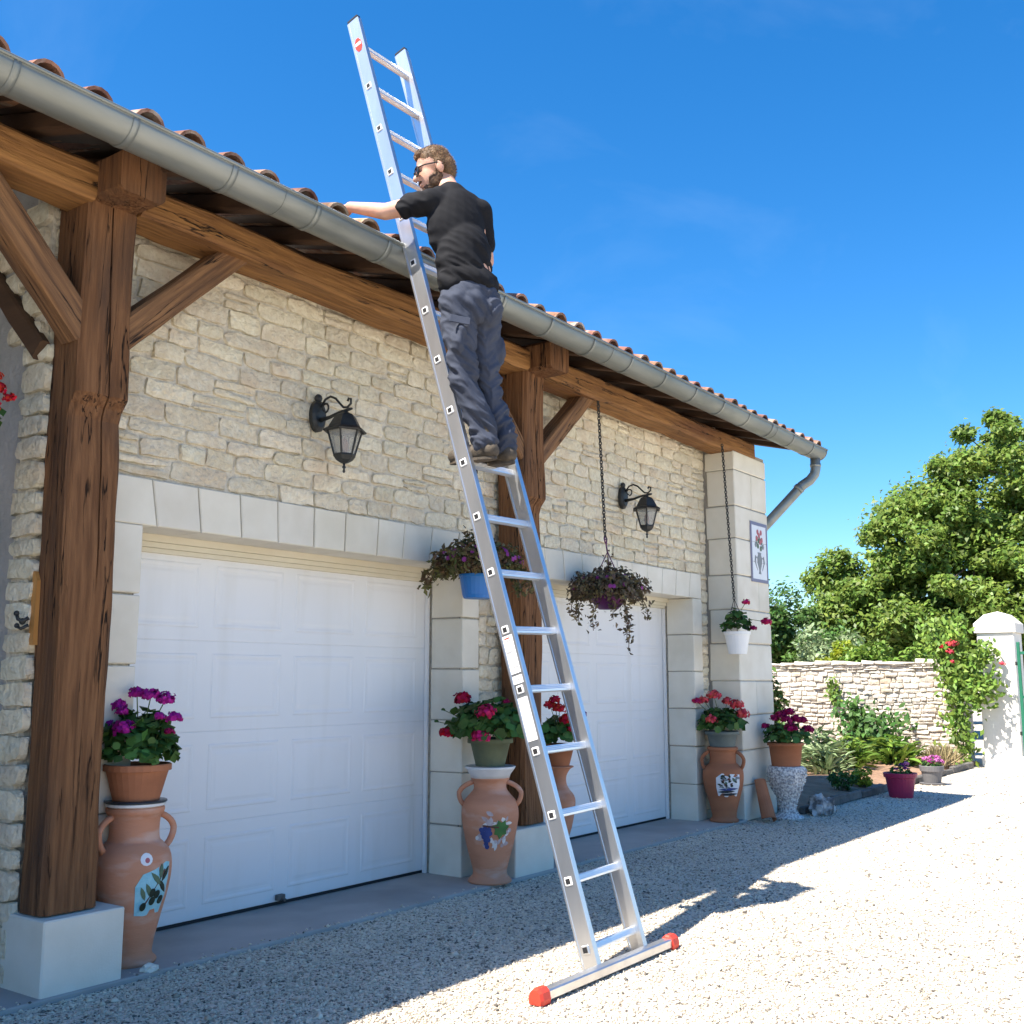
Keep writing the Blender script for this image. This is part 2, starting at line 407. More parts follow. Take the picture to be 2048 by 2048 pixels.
def thing(name, label, cat, loc, group=None):
    o = bpy.data.objects.new(name, None)
    o.empty_display_size = 0.1
    place(o, loc)
    o['label'] = label
    o['category'] = cat
    if group:
        o['group'] = group
    return o

def tag(o, label, cat, group=None):
    o['label'] = label
    o['category'] = cat
    if group:
        o['group'] = group
    return o

def raw_obj(name, V, F, mat, parent=None, smooth=False, kind=None, base=False):
    """V in world coordinates; origin moved to the middle (or the base) of the piece."""
    V = np.asarray(V, dtype=np.float64)
    lo, hi = V.min(0), V.max(0)
    c = (lo + hi) / 2
    if base:
        c[2] = lo[2]
    me = bpy.data.meshes.new(name)
    if isinstance(F, np.ndarray):
        nf, k = F.shape
        W = (V - c).astype(np.float32)
        me.vertices.add(len(W)); me.vertices.foreach_set('co', W.ravel())
        me.loops.add(nf * k); me.loops.foreach_set('vertex_index', F.astype(np.int32).ravel())
        me.polygons.add(nf)
        me.polygons.foreach_set('loop_start', np.arange(0, nf * k, k, dtype=np.int32))
        me.update(calc_edges=True)
        me.validate()
    else:
        me.from_pydata([tuple(p) for p in (V - c)], [], F)
        me.update()
    me.materials.append(MAT[mat] if isinstance(mat, str) else mat)
    if smooth:
        me.polygons.foreach_set('use_smooth', np.ones(len(me.polygons), dtype=bool))
    o = bpy.data.objects.new(name, me)
    place(o, c, parent)
    if kind:
        o['kind'] = kind
    return o

class MB:
    def __init__(s):
        s.v = []; s.f = []
    def add(s, V, F):
        k = len(s.v)
        s.v.extend([tuple(p) for p in V])
        s.f.extend([tuple(i + k for i in q) for q in F])
        return s
    def box(s, x0, x1, y0, y1, z0, z1):
        V = [(x0, y0, z0), (x1, y0, z0), (x1, y1, z0), (x0, y1, z0), (x0, y0, z1), (x1, y0, z1), (x1, y1, z1), (x0, y1, z1)]
        return s.add(V, [(0, 3, 2, 1), (4, 5, 6, 7), (0, 1, 5, 4), (1, 2, 6, 5), (2, 3, 7, 6), (3, 0, 4, 7)])
    def cbox(s, x0, x1, y0, y1, z0, z1, b=0.006, jit=0.0):
        """chamfered box, 44 triangles"""
        X = (x0, x1); Y = (y0, y1); Z = (z0, z1)
        V = []; idx = {}
        for i in (0, 1):
            for j in (0, 1):
                for k in (0, 1):
                    sx, sy, sz = (b if i == 0 else -b), (b if j == 0 else -b), (b if k == 0 else -b)
                    jx, jy, jz = [rnd.uniform(-jit, jit) for _ in range(3)]
                    for a, p in (('x', (X[i], Y[j] + sy, Z[k] + sz)), ('y', (X[i] + sx, Y[j], Z[k] + sz)), ('z', (X[i] + sx, Y[j] + sy, Z[k]))):
                        idx[(i, j, k, a)] = len(V)
                        V.append((p[0] + jx, p[1] + jy, p[2] + jz))
        I = idx
        F = []
        for i in (0, 1):
            q = [I[(i, 0, 0, 'x')], I[(i, 1, 0, 'x')], I[(i, 1, 1, 'x')], I[(i, 0, 1, 'x')]]
            F.append(q if i else q[::-1])
            q = [I[(0, i, 0, 'y')], I[(1, i, 0, 'y')], I[(1, i, 1, 'y')], I[(0, i, 1, 'y')]]
            F.append(q[::-1] if i else q)
            q = [I[(0, 0, i, 'z')], I[(1, 0, i, 'z')], I[(1, 1, i, 'z')], I[(0, 1, i, 'z')]]
            F.append(q if i else q[::-1])
        for a in (0, 1):
            for c in (0, 1):
                F.append([I[(a, c, 0, 'x')], I[(a, c, 1, 'x')], I[(a, c, 1, 'y')], I[(a, c, 0, 'y')]])
                F.append([I[(a, 0, c, 'x')], I[(a, 1, c, 'x')], I[(a, 1, c, 'z')], I[(a, 0, c, 'z')]])
                F.append([I[(0, a, c, 'y')], I[(1, a, c, 'y')], I[(1, a, c, 'z')], I[(0, a, c, 'z')]])
        for i in (0, 1):
            for j in (0, 1):
                for k in (0, 1):
                    F.append([I[(i, j, k, 'x')], I[(i, j, k, 'y')], I[(i, j, k, 'z')]])
        return s.add(V, F)
    def xform(s, Mx, start=0):
        for i in range(start, len(s.v)):
            s.v[i] = tuple(Mx @ Vector(s.v[i]))
        return s
    def tube(s, pts, rad, n=8, cap=True):
        pts = [Vector(p) for p in pts]
        if not hasattr(rad, '__len__'):
            rad = [rad] * len(pts)
        rings = []
        prev = None
        for i, p in enumerate(pts):
            t = (pts[min(i + 1, len(pts) - 1)] - pts[max(i - 1, 0)])
            if t.length < 1e-9:
                t = Vector((0, 0, 1))
            t.normalize()
            if prev is None:
                a = Vector((0, 0, 1)) if abs(t.z) < 0.9 else Vector((1, 0, 0))
                u = t.cross(a).normalized()
            else:
                u = (prev - t * prev.dot(t)).normalized()
            prev = u
            w = t.cross(u)
            rings.append([p + (u * math.cos(2 * math.pi * k / n) + w * math.sin(2 * math.pi * k / n)) * rad[i] for k in range(n)])
        k0 = len(s.v)
        for r in rings:
            s.v.extend([tuple(q) for q in r])
        for i in range(len(rings) - 1):
            for k in range(n):
                a = k0 + i * n + k; b = k0 + i * n + (k + 1) % n
                s.f.append((a, b, b + n, a + n))
        if cap:
            s.f.append(tuple(k0 + k for k in range(n))[::-1])
            s.f.append(tuple(k0 + (len(rings) - 1) * n + k for k in range(n)))
        return s
    def lathe(s, prof, c, n=24, wob=0.0, cap=True):
        k0 = len(s.v)
        for (r, z) in prof:
            for k in range(n):
                a = 2 * math.pi * k / n
                rr = r * (1 + wob * math.sin(a * 2 + z * 9))
                s.v.append((c[0] + rr * math.cos(a), c[1] + rr * math.sin(a), c[2] + z))
        for i in range(len(prof) - 1):
            for k in range(n):
                a = k0 + i * n + k; b = k0 + i * n + (k + 1) % n
                s.f.append((a, b, b + n, a + n))
        if cap:
            s.f.append(tuple(k0 + k for k in range(n))[::-1])
            s.f.append(tuple(k0 + (len(prof) - 1) * n + k for k in range(n)))
        return s
    def ball(s, c, r, n=8, m=6):
        k0 = len(s.v)
        r3 = r if hasattr(r, '__len__') else (r, r, r)
        for i in range(m + 1):
            t = math.pi * i / m
            for k in range(n):
                a = 2 * math.pi * k / n
                s.v.append((c[0] + r3[0] * math.sin(t) * math.cos(a), c[1] + r3[1] * math.sin(t) * math.sin(a), c[2] - r3[2] * math.cos(t)))
        for i in range(m):
            for k in range(n):
                a = k0 + i * n + k; b = k0 + i * n + (k + 1) % n
                s.f.append((a, b, b + n, a + n))
        return s
    def build(s, name, mat, parent=None, smooth=False, kind=None, base=False):
        return raw_obj(name, s.v, s.f, mat, parent, smooth, kind, base)

def nzv(p, s=1.0):
    return noise.noise(Vector(p) * s)

# ------------------------------------------------------------------ the setting: ground
def grid_sheet(name, x0, x1, y0, y1, z, mat):
    return MB().add([(x0, y0, z), (x1, y0, z), (x1, y1, z), (x0, y1, z)], [(0, 1, 2, 3)]).build(name, mat)
g = grid_sheet('ground', -300, 900, -600, 600, 0.0, 'gravel'); g['kind'] = 'structure'
ap = MB().cbox(0.0, 8.93, 3.96, 4.9, -0.05, 0.02, 0.006).build('concrete_apron', 'concrete'); ap['kind'] = 'structure'

# loose pebbles lying on the gravel where the eye can tell them apart
def scatter_pebbles(n):
    P = []
    # denser near the camera: sample in polar coordinates about the photographer's feet
    k = n * 2
    ang = rng.uniform(R(3), R(72), k)
    u = rng.random(k)
    d = 2.2 * (16.0 / 2.2) ** (u ** 1.15)
    x = d * np.cos(ang); y = d * np.sin(ang)
    spill = 3.965 + np.abs(rng.normal(0, 0.03, k)) * (rng.random(k) < 0.35)
    ok = (y < spill) & (y > 0.3) & ~((y > 3.95) & (x > 5.4) & (x < 6.0))
    ok &= ~((x > 9.55) & (y > 3.74))
    ok &= ~((x > 8.88) & (x < 9.65) & (y > 3.93))
    ok &= ~((x < 2.85) & (x > 2.4) & (y > 3.95))
    x = x[ok][:n]; y = y[ok][:n]; d = d[ok][:n]
    m = len(x)
    base = np.array([(1, 0, 0), (0, 1, 0), (-1, 0, 0), (0, -1, 0), (0, 0, 1), (0, 0, -1)], float)
    tri = np.array([(0, 1, 4), (1, 2, 4), (2, 3, 4), (3, 0, 4), (1, 0, 5), (2, 1, 5), (3, 2, 5), (0, 3, 5)])
    s = rng.lognormal(math.log(0.0044), 0.33, m) * (1 + 0.035 * d)
    V = np.repeat(base[None], m, 0) * (1 + rng.uniform(-0.35, 0.35, (m, 6, 3)))
    V += rng.uniform(-0.25, 0.25, (m, 6, 3))
    V *= s[:, None, None] * np.stack([rng.uniform(0.8, 1.4, m), rng.uniform(0.8, 1.3, m), rng.uniform(0.55, 0.9, m)], 1)[:, None, :]
    a = rng.uniform(0, 2 * np.pi, m); ca, sa = np.cos(a), np.sin(a)
    X = V[:, :, 0] * ca[:, None] - V[:, :, 1] * sa[:, None] + x[:, None]
    Y = V[:, :, 0] * sa[:, None] + V[:, :, 1] * ca[:, None] + y[:, None]
    Z = V[:, :, 2] + (s * 0.25 + np.where(y > 3.962, 0.02, 0.0))[:, None]
    VV = np.stack([X, Y, Z], 2).reshape(-1, 3)
    FF = (tri[None] + (np.arange(m) * 6)[:, None, None]).reshape(-1, 3)
    o = raw_obj('gravel_pebbles', VV, FF, 'pebble', kind='stuff')
    tag(o, 'pale loose limestone pebbles of the gravel yard', 'gravel')
scatter_pebbles(190000)

# ================================================================== the garage building
B = thing('garage_building', 'long limestone garage with two white doors, oak posts and a tiled eave', 'building', (5.9, 4.5, 0))
YF = 4.285            # mortar face of the front wall
XL, XR = 2.45, 8.93   # stone wall ends
D1 = (2.97, 5.34); D2 = (6.21, 8.58); ZL = 1.925; ZT = 2.145

core = MB()
core.box(XL + 0.03, XR, YF, 4.75, ZT, 3.42)
for a, b in ((XL + 0.03, D1[0] - 0.02), (D1[1] + 0.02, D2[0] - 0.02), (D2[1] + 0.02, XR)):
    core.box(a, b, YF + 0.001, 4.749, -0.02, ZT)
for a, b in (D1, D2):
    core.box(a - 0.02, b + 0.02, YF + 0.05, 4.50, ZL + 0.02, ZT)
wall = core.build('stone_wall', 'mortar', B)

def stone_mesh(w, h, seed, nx=6, nz=4, d=0.026, gap=0.006):
    """one rough walling stone: outline w x h in X/Z, face towards -Y, back at y=0"""
    r = random.Random(seed)
    V = []; F = []
    w2, h2 = w / 2 - gap * r.uniform(0.4, 1.3), h / 2 - gap * r.uniform(0.4, 1.2)
    cut = [r.choice((0.02, 0.05, 0.10, 0.22)) for _ in range(4)]
    tilt = r.uniform(-0.09, 0.09); sk = r.uniform(-0.14, 0.14)
    bul = r.uniform(0.3, 1.0)
    for ring in (0, 1):
        for j in range(nz):
            for i in range(nx):
                u = -1 + 2 * i / (nx - 1); v = -1 + 2 * j / (nz - 1)
                edge = (i in (0, nx - 1)) or (j in (0, nz - 1))
                if ring == 1 and not edge:
                    continue
                c = cut[(1 if u > 0 else 0) + (2 if v > 0 else 0)]
                k = 1 - c * abs(u) ** 3 * abs(v) ** 3
                x = u * w2 * (1 - c * 0.5 * abs(u) ** 4 * abs(v) ** 4); z = v * h2 * k
                z += tilt * x * 0.5 + 0.009 * noise.noise(Vector((x * 17, seed * 3.7, v)))
                x += sk * z + 0.008 * noise.noise(Vector((z * 26, seed * 1.3, u)))
                V.append([x, z, ring, edge, u, v])
    out = []
    front = [p for p in V if p[2] == 0]
    back = [p for p in V if p[2] == 1]
    for p in front:
        x, z, _, edge, u, v = p
        ins = r.uniform(0.001, 0.006)
        if edge:
            x -= math.copysign(ins, u) if abs(u) > 0.99 else 0
            z -= math.copysign(ins, v) if abs(v) > 0.99 else 0
            y = -d * 0.82 + r.uniform(-0.006, 0.005)
        else:
            y = -d * (0.92 + 0.22 * bul) + r.uniform(-0.007, 0.006)
        out.append((x, y, z))
    bi = {}
    for p in back:
        bi[(round(p[4], 3), round(p[5], 3))] = len(out)
        out.append((p[0] * 1.0, 0.01, p[1]))
    for j in range(nz - 1):
        for i in range(nx - 1):
            a = j * nx + i
            F.append((a, a + 1, a + nx + 1, a + nx))
    rim = {}
    loop = [(i, 0) for i in range(nx)] + [(nx - 1, j) for j in range(1, nz)] + [(i, nz - 1) for i in range(nx - 2, -1, -1)] + [(0, j) for j in range(nz - 2, 0, -1)]
    for (i, j) in loop:            # rim doubled so the broken edge stays crisp
        rim[(i, j)] = len(out); out.append(out[j * nx + i])
    for q in range(len(loop)):
        a, b = loop[q], loop[(q + 1) % len(loop)]
        ia, ib = a[1] * nx + a[0], b[1] * nx + b[0]
        key = lambda t: (round(-1 + 2 * t[0] / (nx - 1), 3), round(-1 + 2 * t[1] / (nz - 1), 3))
        F.append((rim[b], rim[a], bi[key(a)], bi[key(b)]))
    return out, F

def courses(x0, x1, z0, z1, hmin, hmax, lmin, lmax, r, wav=0.0):
    z = z0; res = []
    while z < z1 - 0.02:
        h = r.uniform(hmin, hmax)
        if z + h > z1 - hmin * 0.6:
            h = z1 - z
        x = x0 - r.uniform(0, lmax * 0.3) * 0
        first = True
        while x < x1 - 0.015:
            l = r.uniform(lmin, lmax) * (r.uniform(0.4, 1) if first else 1)
            first = False
            if x + l > x1 - lmin * 0.55:
                l = x1 - x
            if r.random() < 0.10 and l > lmin * 1.1 and h > hmin * 1.05:
                hh = h * r.uniform(0.4, 0.6)           # two thin stones one over the other
                res.append((x + l / 2, z + hh / 2, l, hh)); res.append((x + l / 2, z + (h + hh) / 2, l, h - hh))
            else:
                res.append((x + l / 2, z + h / 2, l, h))
            x += l
        z += h
    return res

rs = random.Random(5)
cells = []
cells += courses(XL + 0.01, XR - 0.03, ZT + 0.005, 3.42, 0.070, 0.112, 0.15, 0.36, rs)
cells += courses(5.515, 6.03, 0.0, ZT, 0.075, 0.12, 0.14, 0.30, rs)
cells += courses(8.765, XR - 0.03, 0.0, ZT, 0.075, 0.12, 0.13, 0.16, rs)
cells += courses(XL + 0.14, 2.79, 0.3, ZT, 0.08, 0.12, 0.14, 0.22, rs)
cells.sort(key=lambda c: (c[0] ** 2 + YF ** 2) / max(c[2] * c[3], 1e-4) ** 0.35)
stuff = MB()
for i, (cx, cz, w, h) in enumerate(cells):
    cz2 = cz + 0.007 * math.sin(cx * 3.1 + cz * 2)
    V, F = stone_mesh(w, h, i + 1, nx=6 if w > 0.17 else 5, d=rs.uniform(0.011, 0.024))
    W = [(p[0] + cx, p[1] + YF, p[2] + cz2) for p in V]
    if i < 285:
        raw_obj('stone', W, F, 'stone', wall, smooth=True)
    else:
        stuff.add(W, F)
stuff.build('far_wall_stones', 'stone', wall, smooth=True, kind='stuff')

# end face of the wall towards the open bay (x = XL), quoin stones then plaster
side = MB()
side.box(XL, XL + 0.03, 4.42, 7.0, -0.02, 3.50)
side.box(XL + 0.03, XL + 0.30, 4.751, 7.0, -0.02, 3.75)
side_o = side.build('side_wall', 'plaster', B)
r2 = random.Random(8)
z = 0.02
while z < 2.62:
    h = r2.uniform(0.085, 0.135)
    V, F = stone_mesh(0.205, h, int(z * 1000), nx=5, d=0.03)
    W = [(XL + 0.004 + p[1], 4.325 - p[0] * 1.0, p[2] + z + h / 2) for p in V]
    raw_obj('stone', W, F, 'stone', side_o, smooth=True)
    z += h
for (zz, yy, w, h) in [(2.72, 4.36, 0.17, 0.12), (2.86, 4.37, 0.2, 0.13), (3.0, 4.38, 0.2, 0.12), (3.14, 4.40, 0.2, 0.13), (3.27, 4.38, 0.2, 0.11), (2.74, 4.50, 0.12, 0.10), (3.02, 4.78, 0.2, 0.12), (3.16, 4.82, 0.2, 0.12),
                       (2.98, 4.57, 0.19, 0.11), (3.12, 4.6, 0.2, 0.13), (3.26, 4.6, 0.22, 0.12)]:
    V, F = stone_mesh(w, h, int(zz * 999), nx=4, d=0.03)
    raw_obj('stone', [(XL - 0.002 + p[1], yy - p[0], p[2] + zz) for p in V], F, 'stone', side_o, smooth=True)
# unseen back and end walls, added to darken the open bay on the left
MB().box(-4.1, XL - 0.001, 6.9, 7.15, 0.0, 4.15).build('back_shade_wall', 'plaster', B)
MB().box(-4.1, -3.85, 4.3, 6.9, 0.0, 3.45).build('end_shade_wall', 'plaster', B)
MB().box(XL - 0.002, XL + 0.028, 4.285, 4.42, -0.02, 3.44).build('wall_end_mortar', 'mortar', side_o)

# ---------------------------------------------------------- dressed stone round the doors
sur = MB()
for (a, b) in (D1, D2):
    sur.box(a - 0.165, a - 0.008, YF + 0.006, 4.52, 0.0, ZT - 0.01)
    sur.box(b + 0.008, b + 0.165, YF + 0.006, 4.52, 0.0, ZT - 0.01)
    sur.box(a - 0.008, b + 0.008, YF + 0.008, 4.49, ZL + 0.012, ZT - 0.012)
surround = sur.build('door_surround', 'joint', B)
YD = YF - 0.030       # dressed faces
for (a, b) in (D1, D2):
    nrow = 6; hh = ZL / nrow
    for k in range(nrow):
        for (x0, x1) in ((a - 0.17, a), (b, b + 0.17)):
            MB().cbox(x0, x1, YD + rnd.uniform(-.002, .002), 4.515, k * hh + 0.004, (k + 1) * hh - 0.004, 0.005, 0.0022).build('block', 'dressed', surround)
    # flat arch of voussoirs, joints fanning out from the middle
    x0, x1 = a - 0.17, b + 0.17
    nv = 11
    edges = [x0 + (x1 - x0) * i / nv + (rnd.uniform(-0.015, 0.015) if 0 < i < nv else 0) for i in range(nv + 1)]
    mid = (x0 + x1) / 2
    for i in range(nv):
        lean = lambda x: 0.085 * (x - mid) / (x1 - mid) if x0 < x < x1 else 0.0
        e0, e1 = edges[i], edges[i + 1]
        q = 0.0035
        y0 = YD + rnd.uniform(-0.003, 0.002); y1 = 4.495
        bl = [(e0 + q, ZL), (e1 - q, ZL), (e1 - q + lean(e1) * 0.55, ZT - 0.002), (e0 + q + lean(e0) * 0.55, ZT - 0.002)]
        cxm = sum(p[0] for p in bl) / 4; czm = sum(p[1] for p in bl) / 4
        V = [(p[0], y1, p[1]) for p in bl] + [(p[0], y0 + 0.005, p[1]) for p in bl] + \
            [(cxm + (p[0] - cxm) * 0.962, y0, czm + (p[1] - czm) * 0.955) for p in bl]
        F = [(3, 2, 1, 0)]
        for k in range(4):
            k2 = (k + 1) % 4
            F.append((k, k2, k2 + 4, k + 4)); F.append((k + 4, k2 + 4, k2 + 8, k + 8))
        F.append((8, 9, 10, 11))
        raw_obj('voussoir', V, F, 'dressed', surround)

# ---------------------------------------------------------- garage doors
def garage_door(a, b, handle):
    y = 4.56
    fr = MB()
    fr.box(a + 0.0, b - 0.0, 4.497, 4.53, ZL - 0.035, ZL + 0.011)
    fr.box(a + 0.0, b - 0.0, 4.515, 4.55, ZL - 0.062, ZL - 0.036)
    fr.box(a + 0.001, b - 0.001, 4.53, 4.57, ZL - 0.085, ZL - 0.063)
    fr.box(a + 0.001, b - 0.001, 4.59, 4.62, 0.0, ZL)
    root = fr.build('garage_door', 'doorframe', B)
    zt = ZL - 0.05
    z0 = 0.035; hs = (zt - z0) / 4
    ncol = 4
    for k in range(4):
        s = MB()
        za, zb = z0 + k * hs + 0.0012, z0 + (k + 1) * hs - 0.0012
        s.cbox(a + 0.004, b - 0.004, y, y + 0.033, za, zb, 0.002)
        sec = s.build('section', 'door', root)
        cw = (b - a - 0.10) / ncol
        for c in range(ncol):
            xa = a + 0.05 + c * cw + 0.045; xb = a + 0.05 + (c + 1) * cw - 0.045
            ia, ib = za + 0.062, zb - 0.062
            # pressed cassette: bead, groove and raised field
            def frame(x0, x1, zz0, zz1, e):
                return [(x0 + e, zz0 + e), (x1 - e, zz0 + e), (x1 - e, zz1 - e), (x0 + e, zz1 - e)]
            steps = [(0.0, 0.0010), (0.008, -0.0034), (0.017, -0.0034), (0.026, -0.0007), (0.040, -0.0007), (0.056, -0.0030)]
            V = []; F = []
            for (e, dy) in steps:
                V += [(p[0], y + dy, p[1]) for p in frame(xa, xb, ia, ib, e)]
            for t in range(len(steps) - 1):
                for q in range(4):
                    q2 = (q + 1) % 4
                    F.append((t * 4 + q, t * 4 + q2, t * 4 + 4 + q2, t * 4 + 4 + q))
            n0 = (len(steps) - 1) * 4
            F.append((n0, n0 + 1, n0 + 2, n0 + 3))
            raw_obj('panel', V, F, 'door', root)
    MB().box(a + 0.004, b - 0.004, y - 0.004, y + 0.035, 0.0215, 0.035).build('rubber_seal', 'rubber', root)
    MB().box(a + 0.006, b - 0.006, y + 0.0035, y + 0.03, 0.037, zt - 0.004).build('door_skin', 'door', root)
    for x in (a, b - 0.018):
        MB().box(x + 0.001, x + 0.017, y - 0.03, y - 0.004, 0.0205, ZL - 0.09).build('guide_rail', 'door', root)
    if handle:
        h = MB()
        h.cbox(4.115, 4.165, y - 0.035, y - 0.002, 0.045, 0.075, 0.004)
        h.tube([(4.14, y - 0.035, 0.06), (4.14, y - 0.06, 0.05)], 0.008, 8)
        h.build('handle', 'kerb', root)
garage_door(D1[0], D1[1], True)
garage_door(D2[0], D2[1], False)

# ---------------------------------------------------------- dressed corner pillar
PX0, PX1, PY0 = 8.90, 9.62, 3.97
pil = MB().box(PX0 + 0.012, PX1 - 0.012, PY0 + 0.012, 6.5, 0.0, 3.30).build('corner_pillar', 'joint', B)
z = 0.0; k = 0
while z < 3.27:
    h = rnd.choice((0.30, 0.31, 0.33))
    if z + h > 3.14: h = 3.275 - z
    xs = [PX0, PX1] if k % 2 == 0 else [PX0, PX0 + 0.47, PX1]
    xs = [PX0, PX1] if k % 3 else [PX0, PX0 + rnd.uniform(0.25, 0.5), PX1]
    for a, b in zip(xs, xs[1:]):
        MB().cbox(a + (0.004 if a > PX0 else 0), b - (0.004 if b < PX1 else 0), PY0 + rnd.uniform(-.003, .003),
                  4.245 if k % 2 else 4.262, z + 0.005, z + h - 0.004, 0.008, 0.003).build('block', 'dressed', pil)
    z += h; k += 1
MB().box(PX0 + 0.02, PX1 - 0.02, 4.3, 7.5, 3.29, 3.6).build('gable_top', 'mortar', pil)

# ---------------------------------------------------------- timber frame
def hewn(p0, p1, wx, wy, mat, name, parent, side, seg=0.06, amp=0.006, cham=0.018, crack=None, prof=None, seed=0, nfront=9):
    """hand-hewn timber from p0 to p1; 'side' is the direction of its front face"""
    p0, p1 = Vector(p0), Vector(p1)
    t = (p1 - p0); L = t.length; t.normalize()
    fwd = Vector(side); fwd = (fwd - t * fwd.dot(t)).normalized()
    rt = fwd.cross(t).normalized()
    if rt.x < 0: rt = -rt
    n = max(2, int(L / seg))
    V = []; F = []
    us = list(np.linspace(-1, 1, nfront))
    for i in range(n + 1):
        s = L * i / n
        c = p0 + t * s
        dw = prof(s / L) if prof else (0, 0)        # extra front, width factor
        a, b = wx / 2 * (1 + dw[1]), wy / 2
        ring = []
        cc = None
        if crack:
            cc = crack(s)
        for u in us:
            x = u * (a - cham); ring.append([x, b + dw[0], 1])
        ring.append([a, b + dw[0] - cham, 0]); ring.append([a, 0, 0]); ring.append([a, -b + cham, 0])
        for u in (1, 0, -1):
            ring.append([u * (a - cham), -b, 0])
        ring.append([-a, -b + cham, 0]); ring.append([-a, 0, 0]); ring.append([-a, b + dw[0] - cham, 0])
        if cc is not None:
            m = nfront // 2
            ring[m][0] = cc[0]; ring[m][1] -= cc[1]
            ring[m - 1][0] = cc[0] - 0.0045; ring[m + 1][0] = cc[0] + 0.0045
            for e in range(1, m - 1):
                ring[e][0] = -(a - cham) + (cc[0] - 0.0045 + a - cham) * e / (m - 1)
                ring[nfront - 1 - e][0] = (a - cham) - (a - cham - cc[0] - 0.0045) * e / (m - 1)
        for q in ring:
            P = c + rt * q[0] + fwd * q[1]
            w = noise.noise(Vector((P.x * 5, P.y * 5, P.z * 2.2)) + Vector((seed, 0, 0))) * amp
            w2 = noise.noise(Vector((P.x * 16, P.y * 16, P.z * 5)) + Vector((seed, 5, 0))) * amp * 0.5
            d = (rt * q[0] + fwd * q[1]).normalized()
            V.append(P + d * (w + w2))
    m = len(ring)
    for i in range(n):
        for k in range(m):
            a = i * m + k; b = i * m + (k + 1) % m
            F.append((a, b, b + m, a + m))
    F.append(tuple(range(m))[::-1]); F.append(tuple(n * m + k for k in range(m)))
    return raw_obj(name, V, F, mat, parent)

def post(xc, seed, head):
    def prof(u):
        z = 0.305 + u * 2.965
        f = 0.058 if z > 2.40 else (0.058 * max(0, (z - 2.35) / 0.05))
        f += 0.012 * math.sin(z * 3 + seed)
        w = -0.06 * max(0, (z - 2.4)) * 0 + 0.03 * math.sin(z * 2.1 + seed)
        if z < 0.6: w += 0.10 * (0.6 - z)
        return (f, w)
    def crack(s):
        z = 0.305 + s
        if z > 1.55:
            d = 0.030 * min(1, (z - 1.55) / 0.3)
        else:
            d = 0.001
        return (0.012 + 0.016 * math.sin(z * 2.3 + seed) - 0.006 * (z - 2), d)
    p = hewn((xc, 4.122, 0.305), (xc, 4.172, 3.27), 0.242, 0.195, 'wood_v', 'timber_post', B, (0, -1, 0), 0.05, 0.010, 0.022, crack, prof, seed)
    return p
post(2.578, 3.0, True)
post(5.815, 9.0, True)
# plinths
for (x0, x1, zt) in ((2.43, 2.785, 0.30), (5.52, 5.945, 0.30)):
    MB().cbox(x0, x1, 3.975, 4.275, 0.0, zt, 0.006).build('plinth', 'dressed', B)
# wall plate with gently waving hewn underside
def plate(x0, x1, seed):
    def prof(u):
        x = x0 + (x1 - x0) * u
        return (0.012 * math.sin(x * 4 + seed), 0.06 * math.sin(x * 2.6 + seed) + 0.05 * math.sin(x * 6.1))
    hewn((x0, 4.095, 3.338), (x1, 4.095, 3.338), 0.155, 0.235, 'wood_x', 'wall_plate', B, (0, -1, 0), 0.07, 0.010, 0.02, None, prof, seed)
plate(-4.0, 2.47, 1); plate(2.69, 5.70, 2); plate(5.93, 9.40, 3)
for xc in (2.58, 5.815):
    hewn((xc, 3.82, 3.355), (xc, 4.28, 3.355), 0.22, 0.19, 'wood_v', 'tie_beam_end', B, (0, 0, -1), 0.06, 0.006, 0.02, seed=xc)
# braces
def brace(x0, z0, x1, z1, mat, seed, w=0.125):
    hewn((x0, 4.10, z0), (x1, 4.10, z1), w, 0.13, mat, 'brace', B, (0, -1, 0), 0.06, 0.005, 0.012, seed=seed)
brace(2.66, 2.70, 3.30, 3.31, 'wood_d1', 1)
brace(2.50, 2.68, 1.90, 3.33, 'wood_d2', 2, 0.135)
brace(5.90, 2.70, 6.60, 3.32, 'wood_d1', 3, 0.115)
brace(5.73, 2.70, 5.10, 3.32, 'wood_d2', 4, 0.115)
# brace lying against the side wall of the open bay
hewn((XL - 0.03, 4.26, 2.62), (XL - 0.03, 5.2, 3.52), 0.10, 0.05, 'wood_dark', 'brace', B, (-1, 0, 0), 0.1, 0.004, 0.01, seed=6)

# ---------------------------------------------------------- roof: rafters, boards, tiles
SL = 0.27
def deck(y): return 3.462 + SL * (y - 3.62)
ang = math.atan(SL)
roof = MB().add([(-4.2, 3.70, deck(3.70)), (10.12, 3.70, deck(3.70)), (10.12, 8.0, deck(8.0)), (-4.2, 8.0, deck(8.0)),
                 (-4.2, 3.70, deck(3.70) - 0.02), (10.12, 3.70, deck(3.70) - 0.02), (10.12, 8.0, deck(8.0) - 0.02), (-4.2, 8.0, deck(8.0) - 0.02)],
                [(0, 1, 2, 3), (7, 6, 5, 4), (0, 4, 5, 1), (1, 5, 6, 2), (2, 6, 7, 3), (3, 7, 4, 0)]).build('roof', 'wood_dark', B)  # unseen left run, with tiles and gutter, lengthened to shade the bay
x = -3.88
while x < 10.0:
    hewn((x, 3.72, deck(3.72) - 0.064), (x, 7.5, deck(7.5) - 0.064), 0.075, 0.08, 'wood_dark', 'rafter', roof, (0, 0, -1), 0.4, 0.005, 0.008, seed=x)
    x += 0.47

MB().box(-4.0, 9.6, 4.215, 4.235, 3.40, 3.535).build('eave_gap_dark', 'wood_dark', roof)  # added dark board, its colour supplies the shade between rafters

